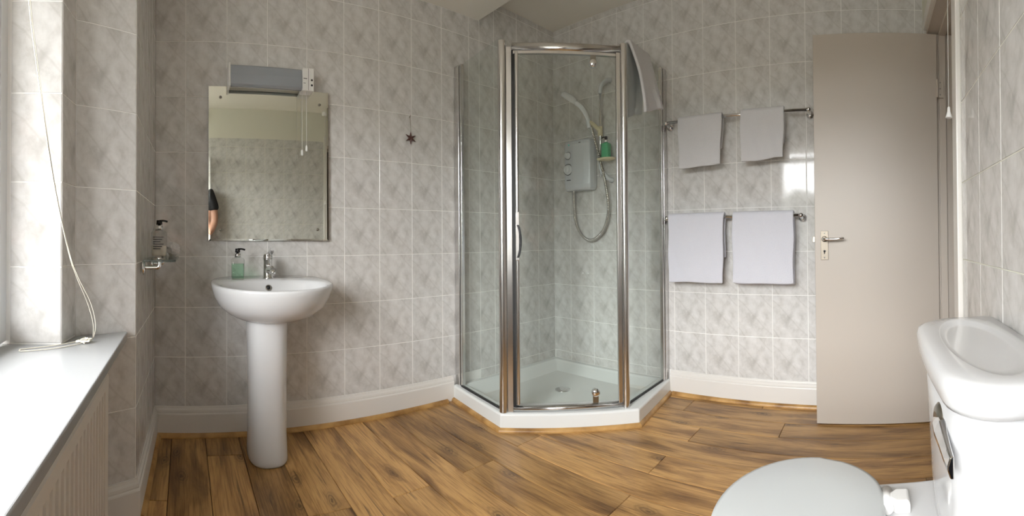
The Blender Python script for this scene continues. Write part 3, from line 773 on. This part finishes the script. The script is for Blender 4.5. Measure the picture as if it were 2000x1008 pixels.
# ------------------------------------------------------------------ shaver light
sv = empty('shaver_light', (.406, YA - .005, 1.66)); tag(sv, 'unlit strip light with shaver sockets above the mirror', 'light fitting')
YL0, YL1 = YA - .006, YA - .082
part(MB().loft([[(x, y, z) for y, z in ((YL0, 1.672), (YL1 + .03, 1.668), (YL1 + .03, 1.760), (YL0, 1.764))] for x in (.205, .612)], True, True, False), 'back_plate', 'white_plastic', sv, .003)
part(MB().loft([[(x, y, z) for y, z in ((YL1 + .03, 1.661), (YL1 + .012, 1.659), (YL1, 1.668), (YL1 - .002, 1.715), (YL1 + .004, 1.752), (YL1 + .014, 1.762), (YL1 + .03, 1.762))] for x in (.210, .556)], True, True, False), 'diffuser', 'grey_diffuser', sv, .003)
part(MB().box((.200, YL1 - .004, 1.656), (.210, YL0, 1.766), .003), 'end_cap', 'white_plastic', sv)
ec = part(MB().box((.556, YL1 - .005, 1.655), (.613, YL0, 1.766), .004), 'socket_end', 'white_plastic', sv)
part(MB().box((.584, YL1 - .0056, 1.658), (.5855, YL1 - .004, 1.763)), 'seam', 'dark_line', ec)
for zz in (1.683, 1.708):
    part(MB().cyl((.602, YL1 - .0058, zz), (.602, YL1 - .003, zz), .0052, n=12), 'socket_hole', 'black_rubber', ec)
part(MB().box((.560, YL1 - .0058, 1.712), (.578, YL1 - .004, 1.715)).box((.560, YL1 - .0058, 1.690), (.571, YL1 - .004, 1.692)), 'printed_mark', 'dark_line', ec)
for x_, zl in ((.578, 1.392), (.556, 1.370)):
    cd = part(MB().cyl((x_, YL1 + .006, zl), (x_, YL1 + .006, 1.657), .0011, n=6), 'pull_cord', 'white_plastic', sv)
    part(MB().lathe((x_, YL1 + .006, zl - .028), [(.0035, 0), (.0055, .003), (.005, .022), (.002, .03)], n=12), 'toggle', 'white_plastic', cd)

# ------------------------------------------------------------------ star ornament
st = empty('star_ornament', (1.19, YA - .014, 1.50)); tag(st, 'dark red wooden star hanging on the tiled wall by the mirror', 'ornament')
mbs = MB()
pts = []
for i in range(12):
    a = PI / 2 + i * PI / 6; r = .036 if i % 2 == 0 else .0125
    pts.append((1.19 + r * math.cos(a), 1.497 + r * math.sin(a)))
F0 = [(x, YA - .008, z) for x, z in pts]; F1 = [(x, YA - .012, z) for x, z in pts]
mbs.loft([F0, F1], True, False, False); o_ = len(mbs.v)
mbs.add(F1 + [(1.19, YA - .020, 1.497)], [(i, (i + 1) % 12, 12) for i in range(12)])
part(mbs, 'star', 'star_wood', st)
part(MB().tube([(1.186, YA - .009, 1.618), (1.188, YA - .010, 1.57), (1.190, YA - .010, 1.533)], .0012, 6, 3), 'string', 'twine', st)
part(MB().tube([(1.184, YA - .005, 1.615), (1.184, YA - .014, 1.614), (1.184, YA - .016, 1.622)], .002, 8, 3), 'hook', 'brushed_nickel', st)

# ------------------------------------------------------------------ glass shelf with bottle and sponge
SX = -.155
sh = empty('glass_shelf', (-.10, 1.72, .86)); tag(sh, 'small glass shelf on chrome brackets on the left wall', 'shelf')
part(MB().prism([(-.150, 1.54), (-.048, 1.54), (-.034, 1.56), (-.028, 1.90), (-.036, 1.915), (-.146, 1.915)], .857, .865), 'glass_plate', 'shelf_glass', sh, .001)
for yy in (1.565, 1.86):
    wx = -.162 + (yy - 1.46) * .028
    br = part(MB().lathe((wx + .004, yy, .836), [(.026, 0), (.026, .006), (.021, .011), (.010, .012)], (1, 0, 0), 20), 'bracket', 'chrome', sh)
    part(MB().tube([(wx + .010, yy, .836), (-.105, yy, .836), (-.096, yy, .838), (-.093, yy, .846), (-.093, yy, .858)], .0075, 12, 4).lathe((-.093, yy, .865), [(.009, 0), (.009, .004), (.006, .008), (0, .009)], n=14), 'arm', 'chrome', br)
pump_bottle('lotion_bottle', (-.106, 1.775, .8655), 'clear square pump bottle half full of cream lotion on glass shelf', .064, .05, .110, 'clear_plastic', .42, 'lotion', marks=6)
sp_ = MB(); bm = bmesh.new(); bmesh.ops.create_icosphere(bm, subdivisions=4, radius=.034)
for v in bm.verts:
    n_ = v.co.normalized(); k = 1 + .09 * math.sin(9 * n_.x + 3 * n_.y) * math.sin(8 * n_.y + 2) + .07 * math.sin(17 * n_.z + 5 * n_.x) + random.uniform(-.025, .025)
    v.co = Vector((n_.x * .028, n_.y * .034, n_.z * .030)) * k
me = bpy.data.meshes.new('bath_sponge'); bm.to_mesh(me); bm.free(); me.materials.append(MAT['sponge'])
for p in me.polygons: p.use_smooth = True
so = bpy.data.objects.new('bath_sponge', me); so.location = (-.052, 1.868, .8965); link(so); tag(so, 'fluffy white bath puff beside the lotion bottle', 'sponge')

# ------------------------------------------------------------------ towel rails
def towel_rail(y0, y1, z, label):
    e = empty('towel_rail', (XB, (y0 + y1) / 2, z)); tag(e, label, 'towel rail', 'chrome towel rails on the tiled wall')
    part(MB().cyl((XB - .07, y0, z), (XB - .07, y1, z), .0095, n=18), 'bar', 'chrome', e)
    for y in (y0, y1):
        k = part(MB().tube([(XB - .012, y, z - .012), (XB - .045, y, z - .010), (XB - .07, y, z)], .010, 12, 4).sphere((XB - .07, y, z), .0135), 'bracket', 'chrome', e)
        part(MB().lathe((XB - .0055, y, z - .012), [(.022, 0), (.022, .005), (.019, .010), (.015, .013), (.014, .020), (.010, .022)], (-1, 0, 0), 22), 'rosette', 'chrome', k)
    return e
towel_rail(.325, 1.162, 1.612, 'upper chrome towel rail with two small hand towels')
towel_rail(.372, 1.162, 1.050, 'lower chrome towel rail with two large towels')

# ------------------------------------------------------------------ towels
def towel(name, label, o, d, n_, wdt, zf, zb, r, material, group, thick=.010, out=0.0, seed=1, skew=0.0, shrink=0.0, inn=0.0, amp=1.0):
    # o: rail point at the start of the towel, d: along the rail, n_: out from the wall; one sheet folded over the rail
    o, d, n_ = Vector(o), Vector(d), Vector(n_); rnd = random.Random(seed)
    ph = [rnd.uniform(0, 6) for _ in range(6)]
    def sheet(off):
        R = r + off
        prof = []
        zt = o.z
        NF = 16
        for i in range(NF):
            t = i / NF; z = zf + (zt - zf) * t; prof.append((R + out * (1 - t), z, 1 - t, 1))
        for i in range(9):
            a = PI * i / 8; prof.append((R * math.cos(a), zt + R * math.sin(a), 0, 0))
        for i in range(1, NF + 1):
            t = i / NF; prof.append((-R - inn * t, zt + (zb - zt) * t, t, -1))
        return prof
    prof = sheet(0); M = 22; vs = []; fs = []
    Lh = max(.01, o.z - zf)
    for j in range(M + 1):
        s = j / M
        for (q, z, t, side) in prof:
            wob = amp * .0035 * t * math.sin(s * 7 + ph[0] + side) + (amp - 1) * .010 * math.sin(PI * t) * (1 - s) + .0022 * t * math.sin(s * 17 + ph[1] + z * 20) + .0012 * math.sin(s * 31 + z * 33 + ph[2])
            zz = z + (.003 * math.sin(s * 3 + ph[3]) + .002 * math.sin(s * 9 + ph[4])) * t + skew * t * (s - .5)
            aa = (s - .5) * wdt * (1 - shrink * t) + wdt / 2 + .0025 * math.sin(z * 25 + ph[5]) * (1 if s > .5 else -1) * abs(s - .5) * 2
            p = o + d * aa + n_ * (q + wob)
            vs.append((p.x, p.y, zz))
    K = len(prof)
    for j in range(M):
        for k in range(K - 1): fs.append((j * K + k, j * K + k + 1, (j + 1) * K + k + 1, (j + 1) * K + k))
    me = bpy.data.meshes.new(name); me.from_pydata(vs, [], fs); me.materials.append(MAT[material])
    for p in me.polygons: p.use_smooth = True
    ob = bpy.data.objects.new(name, me); link(ob)
    so = ob.modifiers.new('thickness', 'SOLIDIFY'); so.thickness = thick; so.offset = 0
    bv = ob.modifiers.new('edge', 'BEVEL'); bv.width = thick * .35; bv.segments = 2; bv.limit_method = 'ANGLE'; bv.angle_limit = 1.0
    tag(ob, label, 'towel', group)
    return ob
G = 'white towels hung over the rails and shower glass'
XR = XB - .07
towel('towel', 'small white hand towel on the upper rail next to the shower', (XR, 1.075, 1.612), (0, -1, 0), (-1, 0, 0), .268, 1.338, 1.432, .018, 'towel_white', G, .013, out=.008, seed=3, skew=.008, shrink=.07)
towel('towel', 'small white hand towel on the upper rail nearer the door', (XR, .700, 1.614), (0, -1, 0), (-1, 0, 0), .246, 1.352, 1.432, .018, 'towel_white', G, .013, out=.008, seed=8, skew=.012, shrink=.05)
towel('towel', 'large white towel on the lower rail next to the shower', (XR, 1.142, 1.050), (0, -1, 0), (-1, 0, 0), .340, .680, .820, .020, 'towel_bath', G, .015, out=.010, seed=5, skew=-.004, shrink=.02)
towel('towel', 'large white towel on the lower rail nearer the door', (XR, .752, 1.050), (0, -1, 0), (-1, 0, 0), .345, .686, .676, .020, 'towel_bath', G, .015, out=.010, seed=11, skew=.004, shrink=.03)
towel('towel', 'white towel draped over the top of the shower glass', (1.925, 1.1925, 1.949), (1, .02, 0), (.02, -1, 0), .215, 1.61, 1.60, .014, 'towel_white', G, .016, out=.075, seed=14, skew=.07, shrink=-.02, inn=.03, amp=3.0)

# ------------------------------------------------------------------ toilet
TX = .80
to = empty('toilet', (TX, .0, 0)); tag(to, 'white close-coupled toilet with closed lid beside the door', 'toilet')
def rr_loop(hw, yb_, yf_, z, cx=TX - .01, rad=.085, n=8, rb=.02):
    pts = []
    for (sx, sy, r, a0) in ((1, 1, rad, 0), (-1, 1, rad, PI / 2), (-1, -1, rb, PI), (1, -1, rb, 3 * PI / 2)):
        ox = cx + sx * (hw - r); oy = (yf_ - r) if sy > 0 else (yb_ + r)
        for i in range(n + 1):
            a = a0 + PI / 2 * i / n; pts.append((ox + r * math.cos(a), oy + r * math.sin(a), z))
    return pts
def bow(loop, amt, yb_, yf_, hw, cx=TX - .01):
    return [(x, y + amt * (1 - ((x - cx) / hw) ** 2) * max(0, (y - yb_) / (yf_ - yb_)), z) for x, y, z in loop]
YW = YD + .006
def even(loop, n=72):
    P = [Vector(p) for p in loop]; P.append(P[0]); d = [0]
    for a_, b_ in zip(P[:-1], P[1:]): d.append(d[-1] + (b_ - a_).length)
    out = []; k = 0
    for i in range(n):
        t = d[-1] * i / n
        while d[k + 1] < t: k += 1
        out.append(tuple(P[k].lerp(P[k + 1], (t - d[k]) / max(1e-9, d[k + 1] - d[k]))))
    return out
def cis(hw, yf_, z, rad=.085, am=.012): return bow(even(rr_loop(hw, YW, yf_, z, rad=rad)), am, YW, yf_, hw)
part(MB().loft([cis(.165, -.135, .385), cis(.172, -.130, .40), cis(.190, -.128, .45), cis(.222, -.124, .60), cis(.231, -.122, .686)], True, True), 'cistern', 'ceramic', to)
lid = [cis(.235, -.119, .686), cis(.246, -.110, .688), cis(.252, -.105, .698), cis(.253, -.104, .722), cis(.249, -.108, .732), cis(.240, -.117, .7365)]
def dish_loop(k, z):
    src = cis(.240, -.117, z); n = len(src); out = []
    for i, (x, y, zz) in enumerate(src):
        a = math.atan2((y + .200) / .07, (x - TX + .01) / .2)
        ex, ey = TX - .01 + .205 * k * math.cos(a), -.195 + .063 * k * math.sin(a)
        out.append((ex, ey, z))
    return out
lid += [dish_loop(1.06, .7375), dish_loop(1.0, .7365), dish_loop(.93, .7315), dish_loop(.8, .7305), dish_loop(.2, .7305)]
part(MB().loft(lid, True, True), 'cistern_lid', 'ceramic', to)
lv = part(MB().lathe((.725, -.1155, .622), [(.031, -.006), (.031, .004), (.026, .009), (.017, .012)], (-.10, 1, 0), 24), 'flush_lever', 'brushed_nickel', to)
mbv = MB(); L = []
for t, hw, th, off in ((0, .014, .010, .010), (.15, .017, .011, .014), (.35, .022, .010, .017), (.6, .020, .007, .018), (.85, .0175, .006, .018), (1, .0165, .005, .017)):
    x = .742 - .145 * t; z = .622 - .012 * t; y = -.120 + off * .8
    L.append([(x, y - th, z - hw), (x, y + th * .2, z - hw * .92), (x, y + th, z - hw * .15), (x, y + th, z + hw * .15), (x, y + th * .2, z + hw * .92), (x, y - th, z + hw)])
part(mbv.loft(L, True, True, False), 'lever_arm', 'chrome', lv, .002)
LX, LA, LF, LB, LBW = .822, .219, .182, .150, .142
def egg(k, z, n=56, cy=.128):
    pts = []
    for i in range(n):
        t = 2 * PI * i / n; c, s = math.cos(t), math.sin(t)
        if s >= 0: x, y = LA * c, LF * s
        else:
            q = abs(s) ** (2 / 4.5); y = -LB * q; x = (LA - (LA - LBW) * q ** 1.6) * math.copysign(abs(c) ** (2 / 4.5) if abs(c) < .999 else 1, c)
        pts.append((LX + x * k, cy + y * k, z))
    return pts
part(MB().loft([egg(.97, .388), egg(1.0, .392), egg(1.0, .400), egg(.985, .407), egg(.93, .4105), egg(.5, .4125), egg(.05, .413)], True, True), 'seat_lid', 'seat_plastic', to)
part(MB().loft([egg(.94, .366), egg(.965, .369), egg(.965, .384), egg(.95, .387)], True, True), 'seat', 'seat_plastic', to)
def pan(k, kx, z, dy=0): return [(LX + (x - LX) * kx, .10 + (y - .10) * k + dy, z) for x, y, _ in egg(1, z)]
part(MB().loft([pan(.62, .50, .001, -.03), pan(.63, .51, .02, -.03), pan(.56, .44, .10, -.04), pan(.62, .52, .20, -.02), pan(.80, .76, .29, 0), pan(.92, .91, .345, 0), pan(.93, .93, .362, 0), pan(.90, .90, .366, 0)], True, True), 'bowl', 'ceramic', to)
part(MB().loft([[(x, y, z) for x, y in ((LX - .17 * k, YW), (LX - .155 * k, .02), (LX + .155 * k, .02), (LX + .17 * k, YW))] for z, k in ((.20, .55), (.30, .8), (.362, 1), (.384, .98))], True, True, False), 'platform', 'ceramic', to, .012)
for sx in (-1, 1):
    hx = LX + sx * .066
    hb = part(MB().loft([[(hx + a * k, -.050 + b_ * k, z) for a, b_ in ((-.026, -.022), (.026, -.022), (.026, .006), (.010, .022), (-.010, .022), (-.026, .006))] for z, k in ((.384, 1), (.402, 1), (.408, .8))], True, True, False), 'hinge', 'white_plastic', to, .003)
    part(MB().cyl((hx - .03, -.026, .398), (hx + .03, -.026, .398), .012, n=16), 'hinge_barrel', 'white_plastic', hb)

# ------------------------------------------------------------------ radiator under the sill
ra = empty('radiator', (-.25, .5, .1)); tag(ra, 'white ribbed panel radiator under the window sill', 'radiator')
RY0, RY1, RX, RZ0, RZ1 = -.18, 1.195, -.210, .10, .568
mb = MB(); prof = []; pitch = .0333; k = int((RY1 - RY0 - .06) / pitch)
ys = [RY0, RY0 + .02]
pts = [(RX - .006, RY0), (RX, RY0 + .006), (RX, RY0 + .03)]
y = RY0 + .03
for i in range(k):
    pts += [(RX, y + .008), (RX - .014, y + .012), (RX - .014, y + .024), (RX, y + .028)]; y += pitch
pts += [(RX, RY1 - .006), (RX - .006, RY1), (RX - .030, RY1), (RX - .030, RY0)]
def flat(z, dx): return [(min(x, RX) if False else (RX - dx if x > RX - .02 else x), yy, z) for x, yy in pts]
part(mb.loft([flat(RZ0, .006), flat(RZ0 + .02, .0), [(x, yy, RZ0 + .05) for x, yy in pts], [(x, yy, RZ1 - .06) for x, yy in pts], flat(RZ1 - .035, .0), flat(RZ1 - .006, .0), flat(RZ1, .006)], True, True, False), 'front_panel', 'radiator_enamel', ra)
part(MB().box((RX - .115, RY0, RZ0 + .01), (RX - .085, RY1, RZ1 - .004), .004), 'rear_panel', 'radiator_enamel', ra)
part(MB().box((RX - .086, RY0 + .03, RZ0 + .04), (RX - .029, RY1 - .03, RZ1 - .03)), 'convector', 'black_rubber', ra)
part(MB().box((RX - .095, RY0, RZ1 - .012), (RX - .022, RY1, RZ1 + .004), .003), 'top_grille', 'radiator_enamel', ra)
vv_ = part(MB().cyl((RX - .055, RY1, .145), (RX - .055, RY1 + .03, .145), .011, n=14).cyl((RX - .055, RY1 + .03, .11), (RX - .055, RY1 + .03, .19), .012, n=14), 'valve', 'white_plastic', ra)
part(MB().lathe((RX - .055, RY1 + .03, .18), [(.016, 0), (.018, .004), (.017, .035), (.012, .042), (0, .043)], n=16), 'valve_cap', 'white_plastic', vv_)
part(MB().cyl((RX - .055, RY1 + .03, .001), (RX - .055, RY1 + .03, .112), .0075, n=12), 'pipe', 'white_plastic', ra)

# ------------------------------------------------------------------ blind cord on the sill
bc = empty('blind_cord', (-.3, 1.25, .634)); tag(bc, 'cream blind cord trailing down the tiled reveal onto the sill', 'cord')
part(MB().tube([(-.425, 1.03, 2.11), (-.405, 1.045, 1.75), (-.393, 1.05, 1.553), (-.373, 1.068, 1.358), (-.345, 1.108, 1.096), (-.321, 1.177, .904), (-.305, 1.218, .829), (-.280, 1.272, .749), (-.268, 1.290, .684), (-.274, 1.296, .640)], .0013, 6, 6), 'strand', 'cord_cream', bc)
part(MB().tube([(-.427, 1.02, 2.11), (-.408, 1.04, 1.75), (-.396, 1.046, 1.553), (-.376, 1.066, 1.358), (-.346, 1.106, 1.096), (-.323, 1.176, .904), (-.311, 1.224, .829), (-.291, 1.276, .749), (-.276, 1.292, .684), (-.276, 1.293, .640)], .0013, 6, 6), 'strand', 'cord_cream', bc)
part(MB().tube([(-.276, 1.293, .638), (-.30, 1.262, .6365), (-.36, 1.185, .6365), (-.43, 1.112, .6365), (-.436, 1.102, .6365), (-.425, 1.090, .6365), (-.36, 1.142, .6365), (-.31, 1.205, .6365), (-.292, 1.235, .638)], .0014, 6, 8), 'loop', 'cord_cream', bc)
rnd = random.Random(4); kn = []
for i in range(26):
    a = i * 2.4; r = .006 + .016 * rnd.random(); kn.append((-.292 + r * 1.3 * math.cos(a), 1.243 + r * math.sin(a), .637 + .010 * rnd.random()))
part(MB().tube(kn, .0014, 6, 5), 'tangle', 'cord_cream', bc)

# ------------------------------------------------------------------ light pull by the door
pc = empty('light_pull', (1.385, -.2535, 1.30)); tag(pc, 'white ceiling light pull cord with bell end by the doorway', 'pull cord')
part(MB().cyl((1.385, -.2535, 1.345), (1.385, -.2535, ZL - .02), .0011, n=6), 'cord', 'white_plastic', pc)
part(MB().lathe((1.385, -.2535, 1.312), [(.0105, 0), (.0115, .002), (.009, .010), (.0055, .020), (.0045, .034), (.002, .036)], n=18), 'bell', 'white_plastic', pc)
part(MB().lathe((1.385, -.2535, ZL - .035), [(.0, 0), (.035, .002), (.038, .02), (.038, .035)], n=24), 'ceiling_switch', 'white_plastic', pc)

# ------------------------------------------------------------------ the person taking the picture, seen in the mirror
pe = empty('person', (.012, -.185, 0)); tag(pe, 'person in a black short-sleeved top reflected at the mirror edge', 'person')
def skin_mesh(name, verts, edges, radii, root, material, parent, sub=2):
    me = bpy.data.meshes.new(name); me.from_pydata(verts, edges, []); me.materials.append(MAT[material])
    o = bpy.data.objects.new(name, me); link(o, parent)
    o.location = (-parent.location.x, -parent.location.y, -parent.location.z)
    md = o.modifiers.new('skin', 'SKIN'); md.use_smooth_shade = True
    for i, r in enumerate(radii):
        sv_ = me.skin_vertices[0].data[i]; sv_.radius = r if isinstance(r, tuple) else (r, r)
    me.skin_vertices[0].data[root].use_root = True
    ss = o.modifiers.new('sub', 'SUBSURF'); ss.levels = sub; ss.render_levels = sub
    return o
PX, PY = .012, -.185
body_v = [(PX, PY, .92), (PX, PY, 1.08), (PX, PY, 1.25), (PX, PY - .005, 1.38), (PX, PY - .005, 1.455), (PX, PY + .01, 1.53),
          (PX + .15, PY - .005, 1.39), (PX + .195, PY, 1.25), (PX + .205, PY + .005, 1.11), (PX + .165, PY + .065, 1.02), (PX + .09, PY + .10, .96),
          (PX - .15, PY - .005, 1.39), (PX - .195, PY, 1.25), (PX - .205, PY + .005, 1.11), (PX - .165, PY + .065, 1.02), (PX - .09, PY + .10, .96),
          (PX + .09, PY, .86), (PX + .10, PY, .48), (PX + .10, PY - .01, .09), (PX - .09, PY, .86), (PX - .10, PY, .48), (PX - .10, PY - .01, .09)]
body_e = [(0, 1), (1, 2), (2, 3), (3, 4), (4, 5), (3, 6), (6, 7), (7, 8), (8, 9), (9, 10), (3, 11), (11, 12), (12, 13), (13, 14), (14, 15), (0, 16), (16, 17), (17, 18), (0, 19), (19, 20), (20, 21)]
rad = [(.14, .085), (.13, .08), (.15, .085), (.13, .075), (.055, .055), (.05, .05), .06, .048, .042, .036, .026, .06, .048, .042, .036, .026, .082, .056, .038, .082, .056, .038]
body = skin_mesh('body', body_v, body_e, rad, 0, 'skin', pe)
shirt = skin_mesh('shirt', [(PX, PY, .88), (PX, PY, 1.08), (PX, PY, 1.25), (PX, PY - .005, 1.39), (PX, PY - .005, 1.43), (PX + .15, PY - .005, 1.395), (PX + .19, PY, 1.28), (PX + .203, PY, 1.215), (PX - .15, PY - .005, 1.395), (PX - .19, PY, 1.28), (PX - .203, PY, 1.215)],
                  [(0, 1), (1, 2), (2, 3), (3, 4), (3, 5), (5, 6), (6, 7), (3, 8), (8, 9), (9, 10)], [(.155, .095), (.145, .09), (.162, .095), (.142, .085), (.075, .07), .074, .064, .062, .074, .064, .062], 0, 'shirt_black', pe)
for sx in (1, -1):
    skin_mesh('trouser_leg', [(PX + sx * .05, PY, .93), (PX + sx * .09, PY, .84), (PX + sx * .10, PY, .48), (PX + sx * .10, PY - .01, .10)], [(0, 1), (1, 2), (2, 3)], [(.10, .095), .098, .072, .062], 0, 'trousers', pe)
    part(MB().loft([[(PX + sx * .10 + .045 * k * math.cos(t), PY + .035 + .12 * k * math.sin(t), z) for t in [2 * PI * i / 20 for i in range(20)]] for k, z in ((.95, .001), (1, .02), (.95, .05), (.6, .085))]), 'shoe', 'shoe', pe)
    # hand: palm, four fingers and thumb closed in front of the body
    hx, hy, hz = PX + sx * .09, PY + .10, .96
    v = [(hx, hy, hz), (hx - sx * .03, hy + .012, hz - .012), (hx - sx * .055, hy + .012, hz - .015)]; e_ = [(0, 1), (1, 2)]; r_ = [.024, (.030, .016), (.032, .013)]
    for q in range(4):
        o_ = len(v); zq = hz + .008 - q * .016
        v += [(hx - sx * (.080 - .003 * abs(q - 1)), hy + .010, zq - .012), (hx - sx * .098, hy - .004, zq - .013), (hx - sx * .092, hy - .018, zq - .014)]
        e_ += [(2, o_), (o_, o_ + 1), (o_ + 1, o_ + 2)]; r_ += [.009, .0085, .0075]
    o_ = len(v); v += [(hx - sx * .045, hy - .006, hz + .018), (hx - sx * .07, hy - .012, hz + .024)]; e_ += [(1, o_), (o_, o_ + 1)]; r_ += [.010, .0085]
    skin_mesh('hand', v, e_, r_, 0, 'skin', pe)
HZ, HY = 1.64, PY + .02
L = []
for z, kx, ky, dy in ((-.115, .30, .35, .03), (-.10, .52, .62, .025), (-.07, .72, .82, .015), (-.03, .88, .95, .005), (.02, .97, 1.0, 0), (.06, .95, .98, -.003), (.095, .72, .76, -.005), (.115, .25, .28, -.005)):
    ring_ = []
    for i in range(24):
        t = 2 * PI * i / 24; x = .075 * kx * math.cos(t); y = .095 * ky * math.sin(t) + dy
        if abs(t - PI / 2) < .30 and -.05 < z < .03: y += .016 if z < 0 else .006       # nose
        if abs(abs(t - PI / 2) - .40) < .2 and 0 < z < .05: y -= .006                    # eye sockets
        ring_.append((PX + x, HY + y, HZ + z))
    L.append(ring_)
part(MB().loft(L), 'head', 'skin', pe)
for sx in (1, -1):
    part(MB().sphere((PX + sx * .031, HY + .082, HZ + .018), .0125), 'eye', 'ceramic', pe)
    part(MB().sphere((PX + sx * .075, HY - .005, HZ), .02, (.35, .7, 1.3)), 'ear', 'skin', pe)
part(MB().sphere((PX, HY + .093, HZ - .058), .022, (1, .25, .22)), 'mouth', 'star_wood', pe)
L = []
for z, kx, ky, dy in ((-.06, .80, .55, -.045), (0, 1.03, .80, -.025), (.05, 1.06, .98, -.012), (.09, .92, .92, -.006), (.118, .55, .6, -.005), (.128, .1, .1, -.005)):
    L.append([(PX + .078 * kx * math.cos(2 * PI * i / 24), HY + .1 * ky * math.sin(2 * PI * i / 24) + dy, HZ + z) for i in range(24)])
part(MB().loft(L), 'hair', 'hair', pe)
